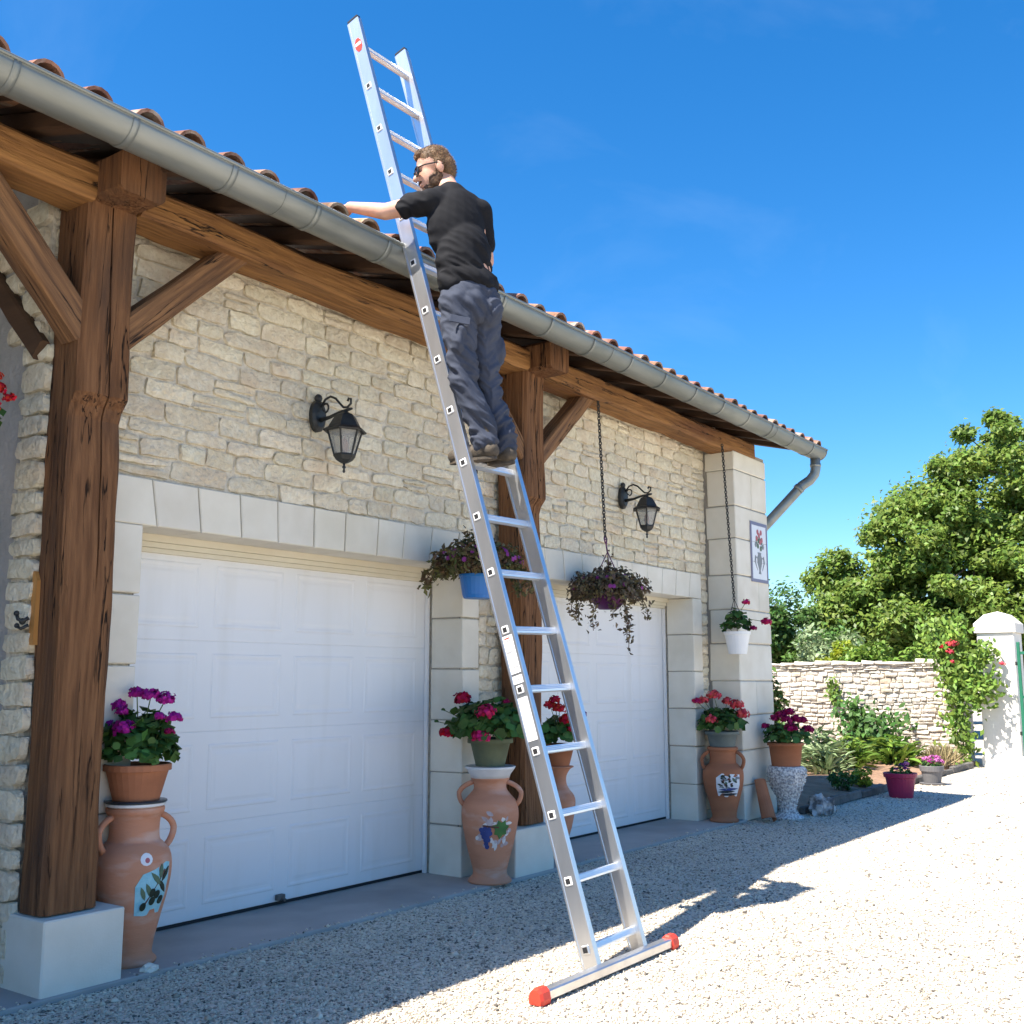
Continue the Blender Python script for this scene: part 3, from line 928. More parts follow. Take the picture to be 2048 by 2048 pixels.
def canal_tile(r0, r1, L, cover=True, th=0.014, n=8):
    """half-round tile lying along +Y, arch up if cover"""
    V = []; F = []
    for (yy, r) in ((0, r0), (L, r1)):
        for rr in (r, r - th):
            for k in range(n + 1):
                a = math.pi * k / n
                x = -rr * math.cos(a); zz = rr * math.sin(a) * (1 if cover else -0.55)
                V.append((x, yy, zz))
    m = n + 1
    for k in range(n):
        F.append((k, k + 1, 2 * m + k + 1, 2 * m + k))
        F.append((m + k + 1, m + k, 3 * m + k, 3 * m + k + 1))
        F.append((k + 1, k, m + k, m + k + 1))
        F.append((2 * m + k, 2 * m + k + 1, 3 * m + k + 1, 3 * m + k))
    F.append((0, 2 * m, 3 * m, m)); F.append((n, m + n, 3 * m + n, 2 * m + n))
    return V, F
PITCH = 0.218
tV, tF = canal_tile(0.075, 0.066, 0.46)
pV, pF = canal_tile(0.090, 0.080, 0.46, False)
tile_me = bpy.data.meshes.new('cover_tile'); tile_me.from_pydata(tV, [], tF); tile_me.materials.append(MAT['tile'])
pan_me = bpy.data.meshes.new('pan_tile'); pan_me.from_pydata(pV, [], pF); pan_me.materials.append(MAT['tile'])
rest = MB()
x = 2.0 - 27 * PITCH
rt_ = random.Random(3)
ncol = 0
while x < 10.10:
    for c in range(11):
        y0 = 3.605 + c * 0.37
        jx = rt_.uniform(-0.008, 0.008); jy = rt_.uniform(-0.012, 0.012)
        tip = rt_.uniform(-0.012, 0.012)
        for kind in (0, 1):
            me = tile_me if kind == 0 else pan_me
            px = x + jx + (PITCH / 2 if kind else 0)
            pz = deck(y0) - 0.016 + (0.0 if kind == 0 else 0.048) + 0.012 * c * 0 + rt_.uniform(0, 0.006)
            rx = ang - (0.028 if c else 0.0)
            if kind and px > 10.1: continue
            if (c < 2 or (c == 2 and kind == 0)) and x > 0.6:
                o = bpy.data.objects.new('cover_tile' if kind == 0 else 'pan_tile', me)
                place(o, (px, y0 + jy + (0.02 if kind else 0), pz), roof)
                o.rotation_euler = (rx, rt_.uniform(-0.05, 0.05), rt_.uniform(-0.025, 0.025))
            else:
                Mx = Matrix.Translation((px, y0 + jy, pz)) @ Matrix.Rotation(rx, 4, 'X')
                rest.add([tuple(Mx @ Vector(q)) for q in (tV if kind == 0 else pV)], tF if kind == 0 else pF)
    x += PITCH
rest.build('upper_roof_tiles', 'tile', roof, kind='stuff')

# ---------------------------------------------------------- zinc gutter and downpipe
GY, GZ, GR = 3.633, 3.430, 0.093
def gutter_shell(x0, x1, r0, r1, n=14):
    V = []; F = []
    nx = 2
    for x in (x0, x1):
        for r in (r0, r1):
            for k in range(n + 1):
                a = math.pi + math.pi * k / n
                V.append((x, GY + r * math.cos(a), GZ + r * math.sin(a)))
    m = n + 1
    for k in range(n):
        F.append((k, k + 1, 2 * m + k + 1, 2 * m + k))
        F.append((m + k + 1, m + k, 3 * m + k, 3 * m + k + 1))
        F.append((k, m + k, m + k + 1, k + 1)); F.append((2 * m + k, 2 * m + k + 1, 3 * m + k + 1, 3 * m + k))
    F.append((0, 2 * m, 3 * m, m)); F.append((n, m + n, 3 * m + n, 2 * m + n))
    return V, F
gb_ = MB()
V, F = gutter_shell(-4.1, 10.14, GR, GR - 0.004); gb_.add(V, F)
gutter = gb_.build('gutter', 'zinc', B, smooth=False)
for p in gutter.data.polygons: p.use_smooth = True
MB().tube([(-4.1, GY - GR, GZ + 0.004), (10.15, GY - GR, GZ + 0.004)], 0.009, 10).build('gutter_bead', 'zinc', gutter, smooth=True)
ec = MB(); V = [(10.141, GY + (GR + .002) * math.cos(math.pi + math.pi * k / 14), GZ + (GR + .002) * math.sin(math.pi + math.pi * k / 14)) for k in range(15)]
V2 = [(10.146, p[1], p[2]) for p in V]
ec.add(V + V2, [tuple(range(15))[::-1], tuple(range(15, 30))] + [(k, k + 1, k + 16, k + 15) for k in range(14)])
ec.build('end_cap', 'zinc', gutter)
xj = 0.34
while xj < 10.0:
    V, F = gutter_shell(xj, xj + 0.030, GR + 0.004, GR + 0.0005)
    o = raw_obj('gutter_strap', V, F, 'zinc', gutter)
    for p in o.data.polygons: p.use_smooth = True
    xj += 0.497
for xj in (3.13, 6.05, 8.9):
    V, F = gutter_shell(xj, xj + 0.006, GR + 0.0022, GR + 0.0004)
    raw_obj('solder_joint', V, F, 'zinc', gutter, smooth=True)
dp = MB()
pts = [(10.06, GY, GZ - GR + 0.012), (10.06, GY, GZ - GR - 0.09)]
pts += [(10.055, 3.645, 3.19), (10.02, 3.68, 3.13), (9.965, 3.74, 3.075), (9.74, 4.06, 2.66), (9.69, 4.14, 2.57), (9.68, 4.16, 2.45), (9.68, 4.16, 0.05)]
dp.tube(pts, 0.048, 16)
dpo = dp.build('downpipe', 'zinc', B, smooth=True)
MB().tube([(10.06, GY, GZ - GR - 0.045), (10.06, GY, GZ - GR - 0.075)], 0.0525, 16).build('pipe_collar', 'zinc', dpo, smooth=True)
MB().tube([(9.95, 3.755, 3.055), (9.935, 3.78, 3.03)], 0.0525, 16).build('pipe_collar', 'zinc', dpo, smooth=True)

# ================================================================== aluminium ladder
LB = Vector((3.998, 2.517, 0.10))
LD = Vector((-0.0206, 0.2834, 0.957)).normalized()
LX = (Vector((1, 0, 0)) - LD * LD.x).normalized()
LN = LX.cross(LD).normalized()
if LN.y > 0: LN = -LN
LM = Matrix(((LX.x, LN.x, LD.x, LB.x), (LX.y, LN.y, LD.y, LB.y), (LX.z, LN.z, LD.z, LB.z), (0, 0, 0, 1)))
LW, LT, LDEP = 0.42, 0.026, 0.036
S0, S1 = -0.086, 17.62 * 0.28
ladder = thing('ladder', 'tall silver aluminium ladder leaning on the gutter with red stabiliser feet', 'ladder', (4.2, 2.48, 0))
def lbox(u0, u1, v0, v1, s0, s1, b, name, mat, parent):
    m = MB().cbox(u0, u1, v0, v1, s0, s1, b); m.xform(LM)
    # keep outward winding whichever hand the ladder frame has
    if LM.to_3x3().determinant() < 0:
        m.f = [tuple(reversed(q)) for q in m.f]
    return m.build(name, mat, parent)
rails = []
for (u0, u1) in ((0.0, LT), (LW - LT, LW)):
    r_ = lbox(u0, u1, -LDEP, LDEP, S0, S1, 0.003, 'rail', 'alu', ladder)
    rails.append(r_)
    lbox(u0 - 0.002, u1 + 0.002, -LDEP - 0.002, LDEP + 0.002, S1 - 0.004, S1 + 0.012, 0.003, 'end_cap', 'rubber', r_)
    for e in (-1, 1):            # rolled edges of the profile
        lbox(u0 - 0.0025, u1 + 0.0025, e * LDEP - 0.006, e * LDEP + 0.006, S0 + 0.002, S1 - 0.006, 0.002, 'rail_lip', 'alu', r_)
for i in range(18):
    s = i * 0.28
    m = MB()
    prof = []
    h = 0.0155
    for k in range(4):            # ribbed square tube
        for e in (-1, -0.5, -0.45, 0, 0.05, 0.5, 0.55):
            q = (e * h * 0.92, h + (0.0012 if e in (-0.5, 0, 0.5) else 0))
            c, sn = math.cos(k * math.pi / 2), math.sin(k * math.pi / 2)
            prof.append((q[0] * c + q[1] * sn, -q[0] * sn + q[1] * c))
    n = len(prof)
    V = [(LT - 0.004, p[0], s + p[1]) for p in prof] + [(LW - LT + 0.004, p[0], s + p[1]) for p in prof]
    m.add(V, [(k, (k + 1) % n, (k + 1) % n + n, k + n) for k in range(n)] + [tuple(range(n)), tuple(range(n, 2 * n))[::-1]])
    m.xform(LM)
    rung = m.build('rung', 'alu_rung', ladder)
    if i < 17:
        for (ua, ub, ud, ue) in ((-0.0055, 0.002, -0.0065, -0.005), (LW - 0.002, LW + 0.0055, LW + 0.005, LW + 0.0065)):
            lbox(ua, ub, -0.0185, 0.0185, s - 0.0185, s + 0.0185, 0.0035, 'rung_end', 'sticker' if i else 'alu', rung)
            lbox(ud, ue, -0.0115, 0.0115, s - 0.0115, s + 0.0115, 0.0005, 'rung_hole_shade', 'rubber', rung)  # raised dark plate stands in for the shade inside the hollow rung
# labels on the near rail
def label(s0, s1, lines):
    o = lbox(-0.0018, 0.0008, -0.027, 0.027, s0, s1, 0.0004, 'label', 'sticker', ladder)
    for (f, v0, v1, mat) in lines:
        sc = s0 + (s1 - s0) * f
        lbox(-0.0026, -0.0015, v0, v1, sc - 0.003, sc + 0.003, 0.0002, 'print_line', mat, o)
label(4.27 * .28, 4.90 * .28, [(0.93, -0.018, 0.012, 'red'), (0.86, -0.02, 0.016, 'print_grey'), (0.58, -0.025, 0.02, 'print_grey'), (0.55, -0.025, 0.005, 'print_grey'), (0.16, -0.01, 0.022, 'print_grey')])
label(4.10 * .28, 4.23 * .28, [(0.5, -0.02, 0.02, 'print_grey')])
label(3.17 * .28, 3.87 * .28, [(0.5, -0.02, 0.0, 'paint_pale')])
em = MB()
sc = 17 * 0.28
V = []
for k in range(8):
    a = 2 * math.pi * (k + .5) / 8
    V.append((-0.002, 0.026 * math.cos(a), sc + 0.045 * math.sin(a)))
V += [(0.001, p[1], p[2]) for p in V]
em.add(V, [tuple(range(8)), tuple(range(8, 16))[::-1]] + [(k, (k + 1) % 8, (k + 1) % 8 + 8, k + 8) for k in range(8)])
em.xform(LM)
emo = em.build('emblem', 'red', ladder)
lbox(-0.003, -0.0012, -0.02, 0.02, sc - 0.004, sc + 0.014, 0.0003, 'emblem_band', 'sticker', emo)
# stabiliser bar
bar = MB().cbox(3.56, 4.595, 2.418, 2.466, 0.010, 0.050, 0.005).build('stabiliser_bar', 'alu', ladder)
for (xc, sg) in ((3.55, -1), (4.605, 1)):
    m = MB()
    pr = [(-0.055, 0.0), (0.055, 0.0), (0.062, 0.035), (0.05, 0.08), (0.02, 0.104), (-0.02, 0.104), (-0.05, 0.08), (-0.062, 0.035)]
    xs = [(-0.045, 0.8), (-0.036, 1.0), (0.03, 1.0), (0.05, 0.85)]
    V = []
    for (dx, k) in xs:
        V += [(xc + sg * dx * 0.72, 2.442 + p[0] * k * 0.54, 0.003 + ((p[1] - 0.04) * k + 0.04) * 0.58) for p in pr]
    F = [tuple(range(8)), tuple(range(24, 32))[::-1]]
    for a in range(3):
        F += [(a * 8 + k, a * 8 + (k + 1) % 8, a * 8 + 8 + (k + 1) % 8, a * 8 + 8 + k) for k in range(8)]
    m.add(V, F)
    ft = m.build('foot', 'red', ladder)
    for q in (-0.03, 0.0, 0.03):
        MB().cbox(xc - 0.02, xc + 0.02, 2.442 + q * .6 - 0.005, 2.442 + q * .6 + 0.005, 0.0005, 0.012, 0.001).build('tread', 'rubber', ft)

# ================================================================== wall lanterns
def lantern(X, label, seed):
    L = thing('wall_lantern', label, 'lantern', (X, 4.25, 2.67), 'black iron lanterns on the garage wall')
    Yc = 4.035; n = 6
    # shield shaped back plate
    m = MB(); pr = []
    for k in range(16):
        a = 2 * math.pi * k / 16
        pr.append((0.052 * math.cos(a), 0.085 * math.sin(a) - (0.01 if math.sin(a) < 0 else 0)))
    V = [(X + p[0], 4.262, 2.655 + p[1]) for p in pr] + [(X + p[0], 4.235, 2.655 + p[1]) for p in pr] + [(X + p[0] * .72, 4.22, 2.655 + p[1] * .75) for p in pr]
    F = [tuple(range(16)), tuple(range(32, 48))[::-1]]
    for a in (0, 16):
        F += [(a + k, a + 16 + k, a + 16 + (k + 1) % 16, a + (k + 1) % 16) for k in range(16)]
    m.add(V, F); m.ball((X, 4.245, 2.752), (0.024, 0.02, 0.024))
    m.build('back_plate', 'iron', L, smooth=False)
    m = MB()
    m.tube([(X, 4.225, 2.625), (X, 4.15, 2.632), (X, 4.08, 2.648), (X, Yc - 0.03, 2.655), (X, Yc - 0.05, 2.656)], [0.014, 0.010, 0.009, 0.009, 0.006], 8)
    sc = [(X, 4.22, 2.70), (X, 4.19, 2.738), (X, 4.15, 2.748), (X, 4.11, 2.73), (X, 4.08, 2.70), (X, 4.05, 2.672), (X, 4.02, 2.668), (X, 3.995, 2.685), (X, 3.995, 2.71), (X, 4.012, 2.716), (X, 4.02, 2.702)]
    m.tube(sc, 0.0065, 8)
    c2 = [(X, 4.19 - 0.026 * math.cos(t) * (1 - t * .07), 2.69 + 0.026 * math.sin(t) * (1 - t * .07)) for t in np.linspace(-1.5, 4.6, 11)]
    m.tube(c2, 0.0055, 8)
    m.build('scroll_arm', 'iron', L, smooth=True)
    def hexring(r, z, rot=0.0):
        return [(X + r * math.cos(2 * math.pi * (k + .5) / n + rot), Yc + r * math.sin(2 * math.pi * (k + .5) / n + rot), z) for k in range(n)]
    m = MB(); prf = [(0.012, 2.655), (0.020, 2.640), (0.052, 2.625), (0.074, 2.590), (0.092, 2.557), (0.122, 2.538), (0.118, 2.531), (0.088, 2.541)]
    V = []
    for r, z in prf: V += hexring(r, z)
    F = [tuple(range(n))[::-1]]
    for a in range(len(prf) - 1):
        F += [(a * n + k, a * n + (k + 1) % n, a * n + n + (k + 1) % n, a * n + n + k) for k in range(n)]
    F.append(tuple((len(prf) - 1) * n + k for k in range(n)))
    m.add(V, F); m.build('lantern_roof', 'iron', L)
    top = hexring(0.094, 2.537); bot = hexring(0.056, 2.405)
    m = MB()
    for k in range(n):
        m.tube([top[k], bot[k]], 0.0055, 6)
        m.tube([bot[k], bot[(k + 1) % n]], 0.005, 6); m.tube([top[k], top[(k + 1) % n]], 0.005, 6)
    m.build('cage', 'iron', L)
    for k in range(n):
        c = Vector((X, Yc, 2.47))
        q = [Vector(p) for p in (bot[k], bot[(k + 1) % n], top[(k + 1) % n], top[k])]
        q = [p + (Vector((c.x, c.y, p.z)) - p) * 0.03 for p in q]
        nrm = (q[1] - q[0]).cross(q[3] - q[0]).normalized() * 0.003
        V = q + [p - nrm for p in q]
        raw_obj('pane', V, [(0, 1, 2, 3), (7, 6, 5, 4), (0, 4, 5, 1), (1, 5, 6, 2), (2, 6, 7, 3), (3, 7, 4, 0)], 'glass', L)
    MB().lathe([(0.012, 0), (0.02, 0.03), (0.022, 0.055), (0.014, 0.085), (0.006, 0.1)], (X, Yc, 2.41), 12).build('bulb', 'amber', L, smooth=True)
    m = MB(); prf = [(0.060, 2.410), (0.062, 2.400), (0.046, 2.378), (0.022, 2.364), (0.008, 2.360)]
    V = []
    for r, z in prf: V += hexring(r, z)
    F = [tuple(range(n))]
    for a in range(len(prf) - 1):
        F += [(a * n + k, a * n + (k + 1) % n, a * n + n + (k + 1) % n, a * n + n + k) for k in range(n)]
    m.add(V, F); m.build('lantern_base', 'iron', L)
    MB().lathe([(0.004, -0.052), (0.008, -0.045), (0.005, -0.03), (0.011, -0.022), (0.005, -0.012), (0.008, 0)], (X, Yc, 2.362), 10).build('finial', 'iron', L, smooth=True)
lantern(4.034, 'black iron wall lantern above the nearer garage door, left of the ladder', 1)
lantern(7.37, 'black iron wall lantern above the farther garage door, beside the hanging chain', 2)

# ================================================================== plants
ROUND6 = np.array([(math.cos(a), math.sin(a), 0.18 * (1 if k % 2 else -1)) for k, a in enumerate(np.linspace(0, 2 * math.pi, 7)[:-1])])
OVAL4 = np.array([(0, -1, -0.1), (0.5, -0.05, 0.14), (0, 1, -0.22), (-0.5, -0.05, 0.14)])
LANCE6 = np.array([(0, -1, 0), (0.16, -0.4, 0.05), (0.13, 0.4, 0.02), (0, 1, -0.25), (-0.13, 0.4, 0.02), (-0.16, -0.4, 0.05)])

def leaf_arrays(P, N, size, tmpl, spin=None):
    P = np.asarray(P, float); N = np.asarray(N, float)
    N = N / (np.linalg.norm(N, axis=1, keepdims=True) + 1e-9)
    m = len(P)
    a = rng.normal(size=(m, 3)) if spin is None else np.asarray(spin, float)
    T = a - N * (a * N).sum(1, keepdims=True)
    T /= np.linalg.norm(T, axis=1, keepdims=True) + 1e-9
    Bv = np.cross(N, T)
    s = np.broadcast_to(np.asarray(size, float), (m,))[:, None, None]
    k = len(tmpl)
    V = P[:, None, :] + s * (tmpl[None, :, 0:1] * Bv[:, None, :] + tmpl[None, :, 1:2] * T[:, None, :] + tmpl[None, :, 2:3] * N[:, None, :])
    F = np.arange(m * k).reshape(m, k)
    return V.reshape(-1, 3), F

def sphere_pts(m):
    a = rng.normal(size=(m, 3)); return a / np.linalg.norm(a, axis=1, keepdims=True)

def dome_leaves(c, r, h, m, size, tmpl, mat, name, parent, drop=0.25, inner=0.45):
    d = sphere_pts(m * 2); d = d[d[:, 2] > -drop][:m]
    rad = inner + (1 - inner) * rng.random(len(d)) ** 0.5
    lump = 1 + 0.22 * np.array([noise.noise(Vector(q * 2.2) + Vector(c)) for q in d])
    P = np.array(c) + d * (rad * lump)[:, None] * np.array([r, r, h])
    N = d * 0.7 + np.array([0, 0, 0.7]) + rng.normal(size=d.shape) * 0.45
    V, F = leaf_arrays(P, N, size * rng.uniform(0.6, 1.25, len(P)), tmpl)
    return raw_obj(name, V, F, mat, parent)

def flower_head(c, r, mat, parent, m=84, up=0.35):
    d = sphere_pts(m * 2); d = d[d[:, 2] > -0.5][:m]
    P = np.array(c) + d * r * rng.uniform(0.55, 1.15, len(d))[:, None] * np.array([1, 1, 0.78])
    N = d + rng.normal(size=d.shape) * 0.35
    V, F = leaf_arrays(P, N, r * 0.27 * rng.uniform(0.7, 1.3, len(d)), ROUND6 * np.array([1, 1, 1.6]))
    return raw_obj('flower_head', V, F, mat, parent)

def pot_profile(r0, r1, h, rim=0.012, rimh=0.03, th=0.012):
    return [(r0, 0), (r0 + (r1 - r0) * (h - rimh) / h, h - rimh), (r1 + rim, h - rimh + 0.002), (r1 + rim, h - 0.004), (r1 + rim - 0.004, h), (r1 - th + 0.006, h), (r1 - th, h - 0.02)]

def geranium(name, label, c, pot_mat, r0, r1, h, fr, fh, heads, leaf='leaf', nleaf=150, lsize=0.034, saucer=None, rim=0.012, group=None, rimh=0.03, buds=3):
    T = thing(name, label, 'potted plant', c, group)
    z = c[2]
    if saucer:
        MB().lathe([(saucer[0] * .9, 0.0005), (saucer[0], 0.006), (saucer[0], 0.016), (saucer[0] - .008, 0.018)], (c[0], c[1], z), 28).build('saucer', saucer[1], T, smooth=False)
        MB().lathe([(saucer[0] + .003, 0.0185), (saucer[0] + .005, 0.022), (saucer[0] + .003, 0.027), (saucer[0] - .02, 0.027)], (c[0], c[1], z), 28).build('saucer_edge', 'glaze_black', T)
        z += 0.0275
    MB().lathe(pot_profile(r0, r1, h, rim, rimh), (c[0], c[1], z), 28, cap=False).build('pot', pot_mat, T, smooth=False)
    for p in T.children[-1].data.polygons: p.use_smooth = True
    MB().lathe([(0.002, h - 0.022), (r1 - 0.013, h - 0.022)], (c[0], c[1], z), 20, cap=False).build('soil', 'soil', T)
    top = (c[0], c[1], z + h + fh * 0.22)
    dome_leaves(top, fr, fh * 0.62, nleaf, lsize, ROUND6, leaf, 'foliage', T)
    st = MB()
    for (dx, dy, dz, r, mt) in heads:
        hc = Vector((c[0] + dx, c[1] + dy, z + h + dz))
        base = Vector((c[0] + dx * 0.35, c[1] + dy * 0.35, z + h + min(dz, fh) * 0.3))
        mid = (hc + base) / 2 + Vector((dx, dy, 0)) * -0.12
        MB().tube([base, mid, hc], [0.0035, 0.0028, 0.0025], 5, False).build('stem', 'stem', T)
        flower_head(hc, r, mt, T)
    if st.v:
        st.build('stems', 'stem', T)
    return T

# camera-side vector used only to describe which side the blooms lean to
IL = Vector((-0.587, 0.81, 0)); TW = Vector((-0.81, -0.587, 0))
def hd(l, t, z, r, m):
    """bloom offset: l metres towards the left of the yard view, t towards the yard"""
    v = IL * l + TW * t
    return (v.x, v.y, z, r, m)

# ------------------------------------------------------------------ amphorae
class Amphora:
    def __init__(s, c, prof, name, label, mat, group=None, cat='amphora'):
        s.c = c; s.prof = prof
        s.T = thing(name, label, cat, c, group)
        o = MB().lathe(prof, c, 36, 0.004, cap=True).build('body', mat, s.T, smooth=True)
    def rad(s, z):
        for (r0, z0), (r1, z1) in zip(s.prof, s.prof[1:]):
            if z0 <= z <= z1 and z1 > z0:
                return r0 + (r1 - r0) * (z - z0) / (z1 - z0)
        return s.prof[-1][0]
    def pt(s, a, z, e):
        r = s.rad(z) + e
        return (s.c[0] + r * math.cos(a), s.c[1] + r * math.sin(a), s.c[2] + z)
    def shape(s, a0, z0, poly, e, mat, name):
        """flat painted or applied relief following the belly; poly in metres (right, up)"""
        rr = s.rad(z0)
        V = []; n = len(poly)
        cx = sum(p[0] for p in poly) / n; cy = sum(p[1] for p in poly) / n
        rings = [1.0, 0.66, 0.33]
        for k in rings:
            for p in poly:
                q = (cx + (p[0] - cx) * k, cy + (p[1] - cy) * k)
                V.append(s.pt(a0 + q[0] / rr, z0 + q[1], e))
        V.append(s.pt(a0 + cx / rr, z0 + cy, e))
        F = []
        for k in range(len(rings) - 1):
            for i in range(n):
                j = (i + 1) % n
                F.append((k * n + i, k * n + j, k * n + n + j, k * n + n + i))
        for i in range(n):
            F.append(((len(rings) - 1) * n + i, (len(rings) - 1) * n + (i + 1) % n, len(V) - 1))
        # skirt back into the clay
        k0 = len(V)
        for p in poly:
            V.append(s.pt(a0 + p[0] / rr, z0 + p[1], -0.002))
        for i in range(n):
            j = (i + 1) % n
            F.append((j, i, k0 + i, k0 + j))
        raw_obj(name, V, F, mat, s.T)
    def handle(s, a, z0, z1, out, r=0.015, mat='terra'):
        pts = []
        ra, rb = s.rad(z0), s.rad(z1)
        for t in np.linspace(0, 1, 11):
            zz = z0 + (z1 - z0) * t
            rr = ra + (rb - ra) * t
            o = out * math.sin(math.pi * t) ** 0.75
            zz += 0.02 * math.sin(math.pi * t) * (1 if t < .5 else 0.6)
            q = (s.c[0] + (rr + o - 0.006) * math.cos(a), s.c[1] + (rr + o - 0.006) * math.sin(a), s.c[2] + zz)
            pts.append(q)
        MB().tube(pts, r, 10).build('handle', mat, s.T, smooth=True)
def ell(cx, cy, rx, ry, rot=0, n=12):
    c, s_ = math.cos(rot), math.sin(rot)
    return [(cx + rx * math.cos(t) * c - ry * math.sin(t) * s_, cy + rx * math.cos(t) * s_ + ry * math.sin(t) * c) for t in np.linspace(0, 2 * math.pi, n + 1)[:-1]]
def leafp(cx, cy, l, w, rot):
    base = [(-1, 0), (-0.5, -0.8), (0.1, -1), (0.6, -0.6), (1, 0), (0.6, 0.6), (0.1, 1), (-0.5, 0.8)]
    c, s_ = math.cos(rot), math.sin(rot)
    return [(cx + p[0] * l * c - p[1] * w * s_, cy + p[0] * l * s_ + p[1] * w * c) for p in base]
def strip(x0, y0, x1, y1, w):
    d = Vector((x1 - x0, y1 - y0)); d.normalize(); nrm = Vector((-d.y, d.x)) * w
    return [(x0 - nrm.x, y0 - nrm.y), (x1 - nrm.x, y1 - nrm.y), (x1 + nrm.x, y1 + nrm.y), (x0 + nrm.x, y0 + nrm.y)]
def smooth_prof(pts, n=5):
    out = []
    P = [pts[0]] + list(pts) + [pts[-1]]
    for i in range(1, len(P) - 2):
        for t in np.linspace(0, 1, n, endpoint=False):
            q = []
            for d in (0, 1):
                p0, p1, p2, p3 = P[i - 1][d], P[i][d], P[i + 1][d], P[i + 2][d]
                q.append(0.5 * (2 * p1 + (p2 - p0) * t + (2 * p0 - 5 * p1 + 4 * p2 - p3) * t * t + (3 * p1 - p0 - 3 * p2 + p3) * t ** 3))
            out.append((max(q[0], 0.004), q[1]))
    out.append(tuple(pts[-1]))
    return out
AMPH = smooth_prof([(0.112, 0), (0.118, 0.015), (0.098, 0.04), (0.105, 0.10), (0.128, 0.20), (0.152, 0.30), (0.163, 0.39), (0.155, 0.455), (0.125, 0.495), (0.108, 0.515), (0.105, 0.57), (0.110, 0.61), (0.122, 0.628), (0.122, 0.648), (0.10, 0.65), (0.09, 0.60)])
def facing(c):       # angle of the side turned to the yard
    return math.atan2(-c[1], -c[0])

# 1: beside the nearest post
c = (2.95, 4.175, 0.02)
a1 = Amphora(c, AMPH, 'amphora', 'terracotta amphora with a pale blue olive branch panel, beside the nearest oak post', 'terra', 'decorated terracotta amphorae')
f = facing(c)
a1.handle(f - 1.0, 0.47, 0.615, 0.045, 0.014); a1.handle(f + 1.9, 0.47, 0.615, 0.05, 0.014)
A0 = f + 0.60
patch = [(-0.075, -0.10), (-0.03, -0.105), (0.06, -0.10), (0.078, -0.03), (0.08, 0.04), (0.085, 0.105), (0.06, 0.11), (0.0, 0.085), (-0.05, 0.07), (-0.078, 0.02)]
a1.shape(A0, 0.315, patch, 0.003, 'paint_skyblue', 'painted_panel')
a1.shape(A0, 0.315, strip(-0.04, -0.07, 0.05, 0.08, 0.004), 0.005, 'paint_brown', 'twig')
for (x, y, l, w, r_, mt) in [(-0.02, 0.0, 0.035, 0.010, 2.0, 'paint_sage'), (0.01, 0.045, 0.04, 0.010, 2.3, 'paint_sage'), (0.055, 0.06, 0.035, 0.009, 1.0, 'paint_olive'), (0.03, 0.075, 0.03, 0.009, 1.5, 'paint_sage'),
                             (0.045, 0.01, 0.035, 0.010, -0.9, 'paint_olive'), (-0.045, -0.01, 0.03, 0.009, 1.9, 'paint_sage')]:
    a1.shape(A0, 0.315, leafp(x, y, l, w, r_), 0.006, mt, 'painted_leaf')
for (x, y) in [(-0.04, -0.065), (0.0, -0.045), (0.02, -0.02), (-0.005, -0.01), (0.045, -0.045)]:
    a1.shape(A0, 0.315, ell(x, y, 0.013, 0.018, -0.3), 0.008, 'paint_olive', 'painted_olive')
a1.shape(f + 0.36, 0.445, ell(0, 0, 0.026, 0.026), 0.0022, 'paint_white', 'round_sticker')
a1.shape(f + 0.36, 0.445, ell(0.003, -0.004, 0.010, 0.011), 0.0032, 'paint_rose', 'sticker_mark')
geranium('potted_geranium', 'magenta geranium in a brown terracotta pot on top of the olive branch amphora', (2.95, 4.175, 0.671), 'terra2', 0.098, 0.140, 0.155, 0.17, 0.27,
         [hd(0.02, 0.0, 0.305, 0.034, 'magenta'), hd(-0.05, 0.02, 0.295, 0.036, 'magenta'), hd(-0.11, 0.0, 0.28, 0.038, 'magenta'), hd(0.10, 0.0, 0.25, 0.034, 'magenta'),
          hd(-0.16, 0.03, 0.20, 0.032, 'magenta'), hd(0.03, 0.11, 0.155, 0.046, 'magenta'), hd(-0.10, 0.05, 0.205, 0.022, 'magenta'), hd(0.06, 0.06, 0.225, 0.026, 'magenta'), hd(-0.15, 0.05, 0.14, 0.02, 'wine'), hd(0.14, 0.02, 0.17, 0.03, 'magenta')],
         saucer=(0.128, 'glaze_white'), nleaf=340, lsize=0.028, rim=0.004)
# 2: between the doors
c = (5.34, 4.035, 0.02)
P2 = smooth_prof([(0.128, 0), (0.132, 0.012), (0.105, 0.045), (0.108, 0.09), (0.138, 0.20), (0.166, 0.33), (0.172, 0.41), (0.158, 0.47), (0.12, 0.515), (0.10, 0.545), (0.102, 0.58), (0.118, 0.605), (0.112, 0.615), (0.09, 0.60)])
a2 = Amphora(c, P2, 'amphora', 'terracotta amphora painted with blue grapes and a vine leaf, white rim', 'terra', 'decorated terracotta amphorae')
MB().lathe([(0.118, 0.608), (0.125, 0.63), (0.148, 0.66), (0.156, 0.675), (0.15, 0.678), (0.11, 0.655)], c, 36).build('glazed_rim', 'glaze_white', a2.T, smooth=True)
f = facing(c)
a2.handle(f - 1.5, 0.45, 0.585, 0.055, 0.015); a2.handle(f + 1.5, 0.45, 0.585, 0.055, 0.015)
A0 = f + 0.12
rl = random.Random(4)
for k in range(46):
    a = rl.uniform(0, 6.28); rr = rl.uniform(0.4, 1)
    x, y = 0.115 * rr * math.cos(a), 0.115 * rr * math.sin(a) + 0.005
    a2.shape(A0, 0.30, leafp(x, y, rl.uniform(0.014, 0.026), rl.uniform(0.007, 0.013), rl.uniform(0, 3.1)), 0.0015 + 0.0002 * (k % 9), rl.choice(('paint_pale', 'paint_pale', 'paint_pale', 'glaze_white')), 'relief_leaf')
